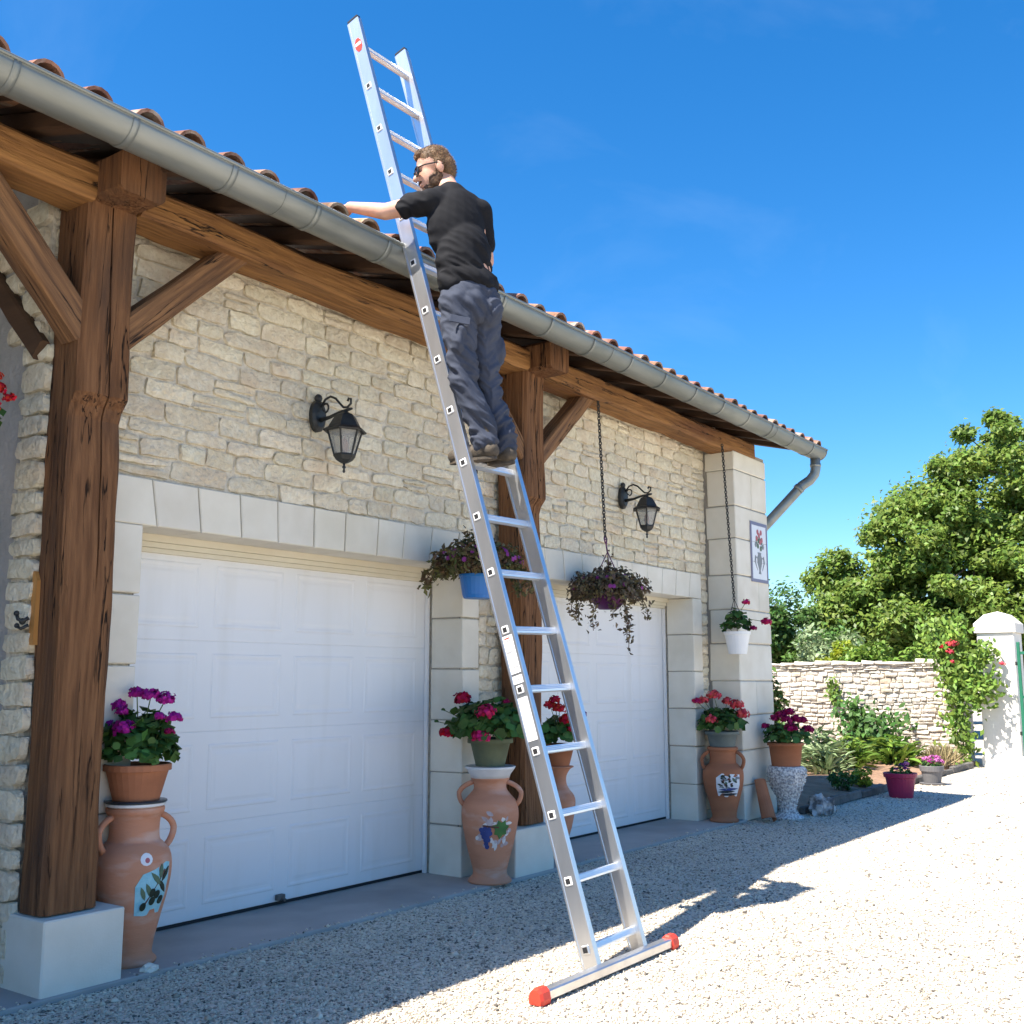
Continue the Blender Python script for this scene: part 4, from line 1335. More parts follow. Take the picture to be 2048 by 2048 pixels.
for (dx, dy) in [(-0.068, 0.02), (-0.048, 0.026), (-0.026, 0.022), (-0.062, 0.0), (-0.04, 0.004), (-0.02, 0.0), (-0.056, -0.02), (-0.036, -0.018), (-0.046, -0.04), (-0.03, -0.038), (-0.043, -0.06), (-0.038, -0.078)]:
    a2.shape(A0, 0.30, ell(dx, dy, 0.0145, 0.0145), 0.007, 'paint_blue', 'painted_grape')
vl = [(0, -0.055), (0.018, -0.03), (0.042, -0.028), (0.038, -0.004), (0.058, 0.02), (0.034, 0.03), (0.03, 0.055), (0.01, 0.04), (-0.012, 0.056), (-0.02, 0.03), (-0.042, 0.026), (-0.028, 0.0), (-0.034, -0.026), (-0.014, -0.03)]
a2.shape(A0, 0.30, [(p[0] + 0.038, p[1] + 0.02) for p in vl], 0.006, 'paint_leaf', 'painted_vine_leaf')
a2.shape(A0, 0.30, strip(-0.06, 0.045, 0.03, 0.035, 0.005), 0.008, 'paint_brown', 'twig')
geranium('potted_geranium', 'red and pink geranium in a mossy green pot on the grape amphora', (5.34, 4.035, 0.698), 'green_pot', 0.088, 0.128, 0.165, 0.26, 0.27,
         [hd(0.17, 0.0, 0.235, 0.05, 'crimson'), hd(0.02, 0.19, 0.16, 0.055, 'hotpink'), hd(0.05, 0.22, 0.02, 0.05, 'hotpink'), hd(0.27, 0.02, 0.03, 0.042, 'crimson'), hd(-0.05, 0.17, 0.05, 0.022, 'coral'), hd(-0.10, 0.10, 0.22, 0.02, 'wine'),
          hd(0.33, 0.0, 0.10, 0.012, 'leaf'), hd(0.29, 0.0, 0.17, 0.012, 'leaf')], nleaf=300, lsize=0.036)
# 3: slender vase right of the second post
c = (6.335, 4.19, 0.02)
P3 = smooth_prof([(0.075, 0), (0.078, 0.012), (0.05, 0.035), (0.05, 0.09), (0.085, 0.20), (0.108, 0.33), (0.105, 0.40), (0.07, 0.45), (0.05, 0.49), (0.05, 0.54), (0.075, 0.585), (0.10, 0.60), (0.09, 0.605), (0.04, 0.58)])
a3 = Amphora(c, P3, 'amphora', 'slender plain terracotta vase behind the ladder, right of the farther post', 'terra', 'decorated terracotta amphorae')
geranium('potted_geranium', 'red geranium in a small terracotta pot behind the ladder rungs', (6.335, 4.19, 0.626), 'terra2', 0.07, 0.11, 0.15, 0.15, 0.24,
         [hd(0.06, 0.06, 0.26, 0.04, 'redpetal'), hd(0.0, 0.08, 0.24, 0.045, 'redpetal'), hd(-0.05, 0.08, 0.17, 0.05, 'redpetal'), hd(0.03, 0.07, 0.30, 0.035, 'crimson'), hd(-0.08, 0.07, 0.10, 0.035, 'redpetal'), hd(-0.16, 0.02, 0.20, 0.03, 'violet')], nleaf=140, lsize=0.032)
# 4: in the corner by the dressed pillar
c = (8.70, 4.07, 0.02)
a4 = Amphora(c, [(r * 1.06, z * 0.955) for r, z in AMPH], 'amphora', 'terracotta amphora with a dark and white painted panel beside the stone pillar', 'terra2', 'decorated terracotta amphorae')
f = facing(c)
a4.handle(f - 1.35, 0.44, 0.585, 0.045, 0.015, 'terra2'); a4.handle(f + 1.35, 0.44, 0.585, 0.045, 0.015, 'terra2')
A0 = f + 0.28
a4.shape(A0, 0.315, [(-0.10, -0.09), (-0.02, -0.10), (0.09, -0.095), (0.105, 0.0), (0.10, 0.085), (0.03, 0.09), (-0.06, 0.095), (-0.105, 0.06), (-0.108, -0.02)], 0.003, 'paint_white', 'painted_panel')
for k in range(26):
    x, y = rl.uniform(-0.08, 0.085), rl.uniform(-0.02, 0.075)
    a4.shape(A0, 0.315, leafp(x, y, rl.uniform(0.012, 0.024), rl.uniform(0.006, 0.012), rl.uniform(0, 3)), 0.005 + 0.001 * (k % 4), rl.choice(('paint_olive', 'paint_grey', 'paint_olive', 'paint_brown', 'paint_sage')), 'painted_mark')
for (x, y, l) in [(0.0, -0.035, 0.09), (-0.02, -0.055, 0.08), (0.01, -0.078, 0.085)]:
    a4.shape(A0, 0.315, leafp(x, y, l, 0.011, 0.05), 0.006, 'paint_blue' if y > -0.05 else 'glaze_black', 'painted_wave')
geranium('potted_geranium', 'coral geranium in a grey green pot on the corner amphora', (8.70, 4.07, 0.645), 'slate_pot', 0.105, 0.135, 0.13, 0.20, 0.24,
         [hd(0.06, 0.0, 0.30, 0.055, 'coral'), hd(0.15, 0.0, 0.26, 0.045, 'coral'), hd(-0.13, 0.03, 0.22, 0.055, 'coral'), hd(-0.17, 0.04, 0.14, 0.055, 'coral'), hd(0.11, 0.14, 0.10, 0.045, 'coral'), hd(0.21, 0.0, 0.25, 0.035, 'hotpink'), hd(-0.05, 0.02, 0.25, 0.04, 'coral')],
         nleaf=210, lsize=0.032)
# 5: pebble-dash urn in front of the pillar
c = (9.33, 3.755, 0.0)
P5 = smooth_prof([(0.13, 0), (0.135, 0.02), (0.09, 0.045), (0.07, 0.09), (0.085, 0.16), (0.135, 0.27), (0.165, 0.36), (0.168, 0.42), (0.150, 0.452), (0.125, 0.455), (0.12, 0.44)])
a5 = Amphora(c, P5, 'pebbled_urn', 'white urn set all over with pebbles in front of the stone pillar', 'urn', None, 'urn')
pb = MB()
for k in range(420):
    zz = rl.uniform(0.05, 0.44); aa = rl.uniform(0, 6.28)
    p = a5.pt(aa, zz, 0.002)
    s_ = rl.uniform(0.006, 0.012)
    pb.ball(p, (s_, s_, s_ * 0.8), 5, 4)
o = pb.build('set_pebbles', 'urn', a5.T, smooth=True, kind='stuff')
geranium('potted_geranium', 'wine red geranium in a wide terracotta pot on the pebbled urn', (9.33, 3.755, 0.456), 'terra2', 0.125, 0.148, 0.205, 0.20, 0.20,
         [hd(0.03, 0.0, 0.24, 0.045, 'wine'), hd(-0.04, 0.0, 0.26, 0.05, 'wine'), hd(0.09, 0.0, 0.21, 0.04, 'wine'), hd(-0.10, 0.0, 0.20, 0.05, 'wine'), hd(-0.20, 0.02, 0.11, 0.05, 'wine'), hd(0.17, 0.0, 0.14, 0.035, 'wine'),
          hd(-0.02, 0.13, 0.13, 0.05, 'wine'), hd(-0.16, 0.0, 0.19, 0.04, 'wine'), hd(0.0, 0.06, 0.20, 0.045, 'wine')], nleaf=220, lsize=0.03)

# ------------------------------------------------------------------ hanging baskets
def chain(p0, p1, T, link=0.032, mat='iron'):
    p0, p1 = Vector(p0), Vector(p1)
    L = (p1 - p0).length; n = int(L / (link * 0.72)); d = (p1 - p0) / n
    m = MB()
    for i in range(n):
        c = p0 + d * (i + 0.5)
        ax = Vector((1, 0, 0)) if i % 2 else Vector((0, 1, 0))
        pts = []
        for t in np.linspace(0, 2 * math.pi, 9):
            pts.append(c + ax * (0.010 * math.cos(t)) + d.normalized() * (link * 0.5 * math.sin(t)))
        m.tube(pts, 0.0042, 5, False)
    m.build('chain', mat, T)
def trailing(c, r, h, m, size, mat, name, T, strands, seed=0, blooms=None):
    d = sphere_pts(m * 2); d = d[d[:, 2] > -0.55][:m]
    lump = 1 + 0.35 * np.array([noise.noise(Vector(q * 2.6) + Vector((seed, c[0], 0))) for q in d])
    rad = (0.35 + 0.65 * rng.random(len(d)) ** 0.6) * lump
    P = np.array(c) + d * rad[:, None] * np.array([r, r, h])
    N = d * 0.6 + np.array([0, 0, 0.5]) + rng.normal(size=d.shape) * 0.6
    PP = [P]; NN = [N]
    st = MB()
    for (dx, dy, z1, k) in strands:
        a = Vector(c) + Vector((dx * 0.6, dy * 0.6, 0.0)); b = Vector(c) + Vector((dx, dy, z1))
        mid = (a + b) / 2 + Vector((dx, dy, 0)) * 0.35
        pts = [a * (1 - t) ** 2 + mid * 2 * t * (1 - t) + b * t * t for t in np.linspace(0, 1, 8)]
        MB().tube(pts, 0.003, 5, False).build('stem', 'bark', T)
        t = rng.random(k)
        q = np.array([tuple(a * (1 - u) ** 2 + mid * 2 * u * (1 - u) + b * u * u) for u in t]) + rng.normal(size=(k, 3)) * 0.022
        PP.append(q); NN.append(rng.normal(size=(k, 3)) + np.array([0, 0, 0.4]))
    P = np.concatenate(PP); N = np.concatenate(NN)
    V, F = leaf_arrays(P, N, size * rng.uniform(0.6, 1.3, len(P)), OVAL4)
    raw_obj(name, V, F, mat, T)
    if st.v: st.build('stems', 'bark', T)
    if blooms:
        q = sphere_pts(blooms[1]); q[:, 2] = np.abs(q[:, 2]) * 0.8
        V, F = leaf_arrays(np.array(c) + q * np.array([r, r, h]) * 0.95, q, 0.016, ROUND6)
        raw_obj('blossoms', V, F, blooms[0], T)

# purple-leaved basket on a long chain, right of the farther post
bc = Vector((6.74, 4.02, 1.86))
T = thing('hanging_basket', 'bushy purple brown trailing plant hanging on a long chain before the farther door', 'hanging basket', (bc.x, bc.y, 1.74), 'hanging flower baskets')
chain((6.63, 4.02, 3.275), (bc.x - 0.03, bc.y, 2.23), T)
MB().tube([(bc.x - 0.03, bc.y, 2.20), (bc.x - 0.045, bc.y, 2.235), (bc.x - 0.025, bc.y, 2.255), (bc.x - 0.008, bc.y, 2.235), (bc.x - 0.02, bc.y, 2.19), (bc.x, bc.y, 2.13)], 0.006, 6).build('hook', 'purple_plastic', T, smooth=True)
m = MB()
for k in range(3):
    a = 2.1 * k + 0.4
    m.tube([(bc.x, bc.y, 2.14), (bc.x + 0.15 * math.cos(a), bc.y + 0.15 * math.sin(a), 1.84)], 0.004, 5)
m.build('hanger_wires', 'purple_plastic', T)
MB().lathe([(0.07, 0), (0.12, 0.05), (0.15, 0.12), (0.155, 0.125), (0.14, 0.11)], (bc.x, bc.y, 1.72), 20, cap=True).build('bowl', 'purple_plastic', T, smooth=True)
sv = lambda l, t: (IL * l + TW * t)
ST = [(-0.27, 0.06, -0.22, 40), (0.26, 0.0, -0.16, 40), (0.12, 0.12, -0.30, 50), (-0.12, 0.1, -0.36, 70), (-0.135, 0.08, -0.42, 45), (0.22, 0.1, -0.24, 40), (-0.02, 0.14, -0.22, 40)]
trailing(tuple(bc), 0.29, 0.16, 2300, 0.022, 'leaf_purple', 'foliage', T, [(sv(a, b).x, sv(a, b).y, z, k) for a, b, z, k in ST] + [(0.0, 0.0, 0.26, 30), (0.03, 0, 0.2, 30)], 3, ('violet', 36))
# blue pot basket left of the ladder
bc = Vector((5.07, 3.93, 1.90))
T = thing('hanging_basket', 'blue plastic pot with a bushy bronze green plant hanging behind the ladder', 'hanging basket', (bc.x, bc.y, 1.70), 'hanging flower baskets')
chain((5.07, 3.99, 3.275), (5.07, 3.93, 2.15), T)
MB().lathe([(0.082, 0), (0.092, 0.02), (0.108, 0.125), (0.113, 0.13), (0.113, 0.142), (0.10, 0.142), (0.098, 0.12)], (bc.x, bc.y, 1.695), 24).build('pot', 'blue_plastic', T, smooth=False)
m = MB()
for k in range(3):
    a = 2.1 * k + 0.4
    m.tube([(bc.x, bc.y, 2.16), (bc.x + 0.11 * math.cos(a), bc.y + 0.11 * math.sin(a), 1.835)], 0.003, 5)
m.build('hanger_wires', 'iron', T)
trailing(tuple(bc), 0.29, 0.15, 1500, 0.024, 'leaf_mix', 'foliage', T, [(sv(a, b).x, sv(a, b).y, z, k) for a, b, z, k in [(0.30, 0, -0.14, 60), (0.24, 0.08, -0.10, 40), (-0.3, 0.0, -0.16, 60), (0.05, 0, 0.20, 60), (-0.25, 0.05, -0.2, 40)]], 9, ('violet', 50))
# white pot on the chain by the pillar
bc = Vector((8.70, 3.90, 1.63))
T = thing('hanging_basket', 'small white pot with pink geranium hanging on a chain by the corner pillar', 'hanging basket', (bc.x, bc.y, 1.43), 'hanging flower baskets')
chain((8.63, 3.955, 3.275), (8.66, 3.90, 1.90), T)
MB().lathe([(0.078, 0), (0.108, 0.165), (0.115, 0.167), (0.118, 0.192), (0.105, 0.192), (0.10, 0.16)], (bc.x, bc.y, 1.43), 24).build('pot', 'white_plastic', T, smooth=False)
m = MB()
for k in range(3):
    a = 2.1 * k + 0.4
    m.tube([(8.66, 3.90, 1.905), (bc.x + 0.11 * math.cos(a), bc.y + 0.11 * math.sin(a), 1.618)], 0.003, 5)
m.build('hanger_wires', 'iron', T)
dome_leaves((bc.x, bc.y, 1.67), 0.13, 0.14, 90, 0.03, ROUND6, 'leaf', 'foliage', T)
st = MB()
for (l, t, z, r, mt) in [(-0.08, 0.02, 0.245, 0.034, 'hotpink'), (-0.25, 0.02, 0.075, 0.042, 'hotpink'), (-0.13, 0.04, 0.02, 0.03, 'wine'), (0.0, 0.05, 0.13, 0.02, 'wine')]:
    v = IL * l + TW * t; q = bc + Vector((v.x, v.y, z))
    MB().tube([bc + Vector((v.x * .2, v.y * .2, 0.05)), (bc + q) / 2 + Vector((0, 0, 0.06)), q], 0.0028, 5, False).build('stem', 'stem', T)
    flower_head(q, r, mt, T)
# red flowers at the left edge, hanging in the open bay
bc = Vector((2.06, 4.10, 2.20))
T = thing('hanging_basket', 'red flowers hanging at the left edge under the beam', 'hanging basket', (bc.x, bc.y, 2.1), 'hanging flower baskets')
chain((2.06, 4.10, 3.29), (2.06, 4.10, 2.50), T)
MB().lathe([(0.07, 0), (0.10, 0.12), (0.106, 0.125), (0.106, 0.14), (0.094, 0.14), (0.09, 0.12)], (bc.x, bc.y, 2.05), 20).build('pot', 'terra2', T)
dome_leaves((bc.x, bc.y, 2.24), 0.11, 0.13, 110, 0.03, ROUND6, 'leaf', 'foliage', T)
for (l, t, z, r) in [(-0.105, 0.05, 0.18, 0.03), (-0.115, 0.04, 0.13, 0.034), (-0.155, 0.02, 0.10, 0.024), (-0.10, 0.05, 0.06, 0.03), (0.02, 0.1, 0.15, 0.035), (0.0, 0.1, 0.2, 0.04)]:
    v = IL * l + TW * t
    flower_head(bc + Vector((v.x, v.y, z)), r, 'redpetal', T, 40)
m = MB()
for k in range(3):
    a = 2.1 * k + 0.4
    m.tube([(bc.x, bc.y, 2.505), (bc.x + 0.1 * math.cos(a), bc.y + 0.1 * math.sin(a), 2.19)], 0.003, 5)
m.build('hanger_wires', 'iron', T)

# ------------------------------------------------------------------ small things by the wall
T = thing('hook_board', 'small varnished wooden board with a dark iron hook beside the nearest post', 'hook board', (2.44, 4.205, 1.36))
m = MB(); pr = [(4.20, 1.36), (4.235, 1.36), (4.235, 1.665), (4.222, 1.665), (4.20, 1.625)]
V = [(2.437, p[0], p[1]) for p in pr] + [(2.463, p[0], p[1]) for p in pr]
m.add(V, [tuple(range(5))[::-1], tuple(range(5, 10))] + [(k, (k + 1) % 5, (k + 1) % 5 + 5, k + 5) for k in range(5)])
m.build('board', 'varnish', T)
m = MB(); m.tube([(2.415, 4.205, 1.47), (2.395, 4.22, 1.455), (2.385, 4.235, 1.465), (2.385, 4.245, 1.485)], 0.008, 8)
m.tube([(2.415, 4.205, 1.44), (2.395, 4.225, 1.425), (2.39, 4.245, 1.435)], 0.007, 8); m.ball((2.385, 4.247, 1.488), 0.012); m.ball((2.39, 4.248, 1.438), 0.011); m.ball((2.40, 4.225, 1.455), 0.014)
m.build('iron_hook', 'iron', T, smooth=True)
# roof tile leaning on the pillar
V, F = canal_tile(0.075, 0.058, 0.36, True, 0.014, 10)
Mx = Matrix.Translation((8.985, 3.80, 0.002)) @ Matrix.Rotation(R(14), 4, 'Y') @ Matrix.Rotation(R(-22), 4, 'Z') @ Matrix.Rotation(R(68), 4, 'X')
o = raw_obj('roof_tile', [tuple(Mx @ Vector(p)) for p in V], F, 'terra2')
dz = min((o.matrix_basis @ v.co).z for v in o.data.vertices)
o.location.z -= dz - 0.001
tag(o, 'loose curved terracotta roof tile leaning against the corner pillar', 'roof tile')
def rock(name, c, r, label, mat='rock', seed=0, cat='rock', sub=3, amp=0.45):
    bm = bmesh.new(); bmesh.ops.create_icosphere(bm, subdivisions=sub, radius=1.0)
    V = []
    for v in bm.verts:
        p = v.co.copy()
        k = 1 + amp * noise.noise(p * 1.6 + Vector((seed, 0, 0))) + amp * 0.5 * noise.noise(p * 3.7 + Vector((seed, 3, 0)))
        V.append((c[0] + p.x * r[0] * k, c[1] + p.y * r[1] * k, max(c[2] + p.z * r[2] * k, 0.001)))
    F = [tuple(q.index for q in f.verts) for f in bm.faces]; bm.free()
    return tag(raw_obj(name, V, F, mat), label, cat)
rock('rock', (9.80, 3.62, 0.06), (0.15, 0.10, 0.10), 'rugged black and white rock lying beside the pebbled urn', seed=4, amp=0.7)
rock('rock', (2.925, 3.99, 0.028), (0.035, 0.03, 0.02), 'small pale stone on the ground at the foot of the nearest plinth', 'dressed', seed=8)

# painted tile panel on the pillar
T = thing('tile_panel', 'white glazed tile panel with a flower vase and dark border on the pillar', 'tile panel', (9.39, 3.965, 2.11))
x0, x1, z0, z1 = 9.20, 9.585, 2.10, 2.66
yf = 3.962
nx_, nz_ = 2, 3
for i in range(nx_):
    for j in range(nz_):
        MB().cbox(x0 + (x1 - x0) * i / nx_ + 0.001, x0 + (x1 - x0) * (i + 1) / nx_ - 0.001, yf, 3.972, z0 + (z1 - z0) * j / nz_ + 0.001, z0 + (z1 - z0) * (j + 1) / nz_ - 0.001, 0.002).build('tile', 'plaque_white', T)
for (a, b, cc, d) in ((x0, x1, z1 - 0.03, z1), (x0, x1, z0, z0 + 0.03), (x0, x0 + 0.028, z0 + 0.03, z1 - 0.03), (x1 - 0.028, x1, z0 + 0.03, z1 - 0.03)):
    MB().box(a, b, yf - 0.002, yf + 0.004, cc, d).build('border', 'plaque_blue', T)
xm, zm = (x0 + x1) / 2, (z0 + z1) / 2
def decal(poly, mat, name, e):
    n = len(poly)
    V = [(xm + p[0], yf - e, zm + p[1]) for p in poly] + [(xm + p[0], yf + 0.001, zm + p[1]) for p in poly]
    raw_obj(name, V, [tuple(range(n)), tuple(range(n, 2 * n))[::-1]] + [(k + n, (k + 1) % n + n, (k + 1) % n, k) for k in range(n)], mat, T)
decal([(-0.03, -0.20), (0.03, -0.20), (0.012, -0.17), (0.05, -0.10), (0.055, -0.05), (0.03, -0.02), (0.04, 0.0), (-0.04, 0.0), (-0.03, -0.02), (-0.055, -0.05), (-0.05, -0.10), (-0.012, -0.17)], 'paint_grey', 'painted_vase', 0.0022)
for (x, z, mt) in [(0, 0.16, 'paint_rose'), (-0.055, 0.13, 'paint_rose'), (0.06, 0.12, 'paint_rose'), (0.02, 0.10, 'paint_rose'), (-0.03, 0.19, 'paint_rose'), (0.045, 0.19, 'paint_rose'), (-0.08, 0.07, 'paint_grey'), (0.085, 0.06, 'paint_grey'), (-0.03, 0.06, 'paint_sage'), (0.035, 0.04, 'paint_sage')]:
    decal(ell(x, z, 0.022, 0.026, 0, 8), mt, 'painted_flower', 0.0026 + 0.0002 * rnd.random())
for k in range(10):
    a = rnd.uniform(0.3, 2.8)
    decal(leafp(0.09 * math.cos(a), 0.02 + 0.1 * math.sin(a), 0.03, 0.007, a), 'paint_sage', 'painted_leaf', 0.0024)
for sgn in (-1, 1):
    decal([(sgn * x, z) for x, z in ((0.055, -0.05), (0.10, -0.03), (0.115, -0.09), (0.07, -0.15), (0.05, -0.17), (0.09, -0.10), (0.085, -0.06))], 'paint_grey', 'painted_scroll', 0.0023)

# ================================================================== the garden
bed = MB()
nx_, ny_ = 40, 22
V = []; F = []
for j in range(ny_ + 1):
    for i in range(nx_ + 1):
        x = 9.66 + (16.65 - 9.66) * i / nx_; y = 3.79 + (8.5 - 3.79) * j / ny_
        z = 0.035 + 0.05 * min(1, j / 3) + 0.035 * noise.noise(Vector((x * 1.7, y * 1.7, 0))) + 0.02 * noise.noise(Vector((x * 6, y * 6, 3)))
        V.append((x, y, max(z, 0.012)))
for j in range(ny_):
    for i in range(nx_):
        a = j * (nx_ + 1) + i
        F.append((a, a + 1, a + nx_ + 2, a + nx_ + 1))
o = raw_obj('garden_bed', V, F, 'earth', smooth=True); o['kind'] = 'structure'
kb = thing('bed_edging', 'low dark stone edging along the front of the flower bed', 'edging', (12.5, 3.77, 0))
x = 9.70; k = 0
while x < 15.9:
    l = rnd.uniform(0.28, 0.5)
    MB().cbox(x, x + l - 0.012, 3.735 + rnd.uniform(-0.012, 0.012), 3.80, 0.0, 0.075 + rnd.uniform(-0.015, 0.02), 0.012, 0.006).build('edging_stone', 'kerb', kb)
    x += l

# rubble garden wall facing the yard
GX, GY0, GY1, GH = 16.7, 3.95, 8.6, 1.475
gw = thing('garden_wall', 'rough rubble stone garden wall behind the flower bed', 'wall', (GX + 0.15, 6.2, 0))
gwc = MB().box(GX + 0.02, GX + 0.36, GY0, GY1, 0.0, GH - 0.04).build('wall_core', 'rubblemortar', gw)
rg = random.Random(21)
cg = courses(GY0, 7.3, 0.0, GH - 0.03, 0.032, 0.095, 0.06, 0.26, rg)
cg.sort(key=lambda c: -(c[2] * c[3]))
sm = MB()
for i, (cy, cz, w, h) in enumerate(cg):
    V, F = stone_mesh(w, h, 900 + i, nx=6 if w > 0.2 else 5, d=rg.uniform(0.012, 0.045), gap=0.005)
    W = [(GX + 0.022 + p[1], cy - p[0], cz + p[2] + 0.018 * math.sin(cy * 3 + cz) + 0.012 * math.sin(cy * 9.3 + cz * 5)) for p in V]
    if i < 295: raw_obj('stone', W, F, 'rubble', gw, smooth=True)
    else: sm.add(W, F)
if sm.v: sm.build('small_wall_stones', 'rubble', gw, smooth=True, kind='stuff')
y = GY0
while y < 7.3:                      # coping
    l = rg.uniform(0.12, 0.34)
    MB().cbox(GX - 0.03, GX + 0.40, y + 0.004, y + l - 0.004, GH - 0.045 + rg.uniform(-0.008, 0.008), GH + 0.005 + rg.uniform(-0.02, 0.025), 0.012, 0.014).build('coping_stone', 'rubble', gw)
    y += l

# gate pillar and green gate stile
gp = thing('gate_pillar', 'white limewashed square gate pillar with a sloping cap', 'pillar', (16.55, 3.41, 0))
MB().cbox(16.30, 16.82, 3.165, 3.655, 0.0, 1.86, 0.01).build('shaft', 'limewash', gp)
MB().cbox(16.27, 16.85, 3.135, 3.685, 0.0, 0.16, 0.01).build('base_course', 'limewash', gp)
cp = MB(); x0, x1, y0, y1 = 16.27, 16.85, 3.135, 3.685
V = [(x0, y0, 1.86), (x1, y0, 1.86), (x1, y1, 1.86), (x0, y1, 1.86), (x0, y0, 1.99), (x1, y0, 1.99), (x1, y1, 1.99), (x0, y1, 1.99)]
xm_, ym_ = (x0 + x1) / 2, (y0 + y1) / 2
for (px, py) in ((x0, y0), (x1, y0), (x1, y1), (x0, y1)):
    V.append((xm_ + (px - xm_) * 0.62, ym_ + (py - ym_) * 0.55, 2.12))
V.append((xm_, ym_, 2.17))
cp.add(V, [(3, 2, 1, 0), (0, 1, 5, 4), (1, 2, 6, 5), (2, 3, 7, 6), (3, 0, 4, 7), (4, 5, 9, 8), (5, 6, 10, 9), (6, 7, 11, 10), (7, 4, 8, 11), (8, 9, 12), (9, 10, 12), (10, 11, 12), (11, 8, 12)])
cp.build('cap', 'limewash', gp)
gt = thing('garden_gate', 'green painted metal gate edge standing beside the white pillar', 'gate', (16.3, 3.1, 0.1))
MB().cbox(16.20, 16.245, 3.085, 3.125, 0.12, 1.72, 0.004).build('stile', 'green_paint', gt)
for zz in (0.3, 0.95, 1.55):
    MB().cbox(16.21, 16.235, 1.95, 3.085, zz, zz + 0.04, 0.003).build('rail', 'green_paint', gt)
for k in range(9):
    MB().cbox(16.214, 16.231, 2.0 + k * 0.12, 2.016 + k * 0.12, 0.345, 1.545, 0.002).build('bar', 'green_paint', gt)
for zz in (0.45, 1.4):
    MB().cbox(16.225, 16.31, 3.11, 3.16, zz, zz + 0.05, 0.003).build('hinge', 'iron', gt)

# pots on the ground
def ground_pot(c, prof, mat, label, fr, fh, heads, n=90, plate=None):
    T = thing('flower_pot', label, 'potted plant', c)
    MB().lathe(prof, c, 28, cap=True).build('pot', mat, T)
    h = prof[-3][1]
    if plate: MB().lathe([(plate, 0.0), (plate + .01, 0.02), (plate - .01, 0.022)], (c[0], c[1], 0.001), 28).build('saucer', mat, T)
    MB().lathe([(0.002, h - 0.015), (prof[-1][0] - .001, h - 0.015)], c, 20, cap=False).build('soil', 'soil', T)
    dome_leaves((c[0], c[1], c[2] + h), fr, fh, n, 0.028, OVAL4, 'leaf', 'foliage', T)
    for hh in heads: flower_head(Vector(c) + Vector((hh[0], hh[1], h + hh[2])), hh[3], hh[4], T, 40)
c = (11.68, 3.46, 0.0)
ground_pot(c, [(0.118, 0), (0.150, 0.20), (0.166, 0.205), (0.172, 0.245), (0.168, 0.25), (0.155, 0.25), (0.15, 0.22)], 'plum_pot', 'plum red flower pot with small violet flowers on the gravel by the bed', 0.12, 0.09,
           [hd(-0.02, 0.0, 0.08, 0.03, 'violet'), hd(-0.07, 0.0, 0.09, 0.028, 'pink'), hd(0.05, 0.03, 0.04, 0.022, 'violet'), hd(-0.04, 0.05, 0.05, 0.028, 'violet')])
c = (13.25, 3.56, 0.022)
ground_pot(c, [(0.095, 0), (0.118, 0.13), (0.132, 0.135), (0.138, 0.19), (0.134, 0.195), (0.122, 0.195), (0.118, 0.17)], 'grey_pot', 'dark grey flower pot with pink flowers standing on a saucer', 0.12, 0.09,
           [hd(0.07, 0.0, 0.07, 0.04, 'pink'), hd(0.0, 0.02, 0.09, 0.045, 'pink'), hd(-0.07, 0.0, 0.08, 0.042, 'pink'), hd(-0.11, 0.0, 0.04, 0.035, 'pink'), hd(0.03, 0.06, 0.05, 0.03, 'magenta'), hd(-0.04, 0.06, 0.06, 0.035, 'pink')], plate=0.135)

# plants in the bed
def rosette_plant(name, label, c, r, h, n, mat, lsize, cat='plant', group=None):
    T = thing(name, label, cat, c, group)
    P = []; N = []; SP = []
    for i in range(n):
        a = rng.uniform(0, 6.28); t = rng.random() ** 0.7
        el = rng.uniform(0.15, 1.45)
        d = np.array([math.cos(a) * math.cos(el), math.sin(a) * math.cos(el), math.sin(el)])
        s = rng.uniform(0.3, 0.95)
        P.append(np.array(c) + d * s * np.array([r, r, h]))
        SP.append(d + np.array([0, 0, -0.55 * s])); N.append(np.array([-d[0] * .6, -d[1] * .6, 1.0]) + rng.normal(size=3) * 0.35)
    V, F = leaf_arrays(P, N, lsize * rng.uniform(0.6, 1.2, n), LANCE6, SP)
    raw_obj('foliage', V, F, mat, T)
    m = MB()
    for k in range(5):
        a = rng.uniform(0, 6.28)
        m.tube([(c[0], c[1], c[2] - 0.02), (c[0] + 0.4 * r * math.cos(a), c[1] + 0.4 * r * math.sin(a), c[2] + h * 0.6)], 0.008, 5, False)
    m.build('stems', 'stem', T)
rosette_plant('artichoke_plant', 'silvery green leafy plant nearest the pebbled urn in the bed', (12.95, 4.72, 0.06), 0.36, 0.42, 190, 'leaf_silver', 0.13, group='silvery plants in the bed')
rosette_plant('artichoke_plant', 'tall silvery green leafy plant behind the pebbled urn', (13.5, 5.0, 0.07), 0.42, 0.58, 240, 'leaf_silver', 0.145, group='silvery plants in the bed')
rosette_plant('artichoke_plant', 'fresh green leafy plant in the middle of the bed', (14.1, 4.8, 0.07), 0.42, 0.44, 210, 'leaf_lime', 0.13, group='silvery plants in the bed')
rosette_plant('leafy_plant', 'fresh green low plant in the bed behind the plum red pot', (14.9, 4.5, 0.07), 0.5, 0.42, 280, 'leaf_lime', 0.14)

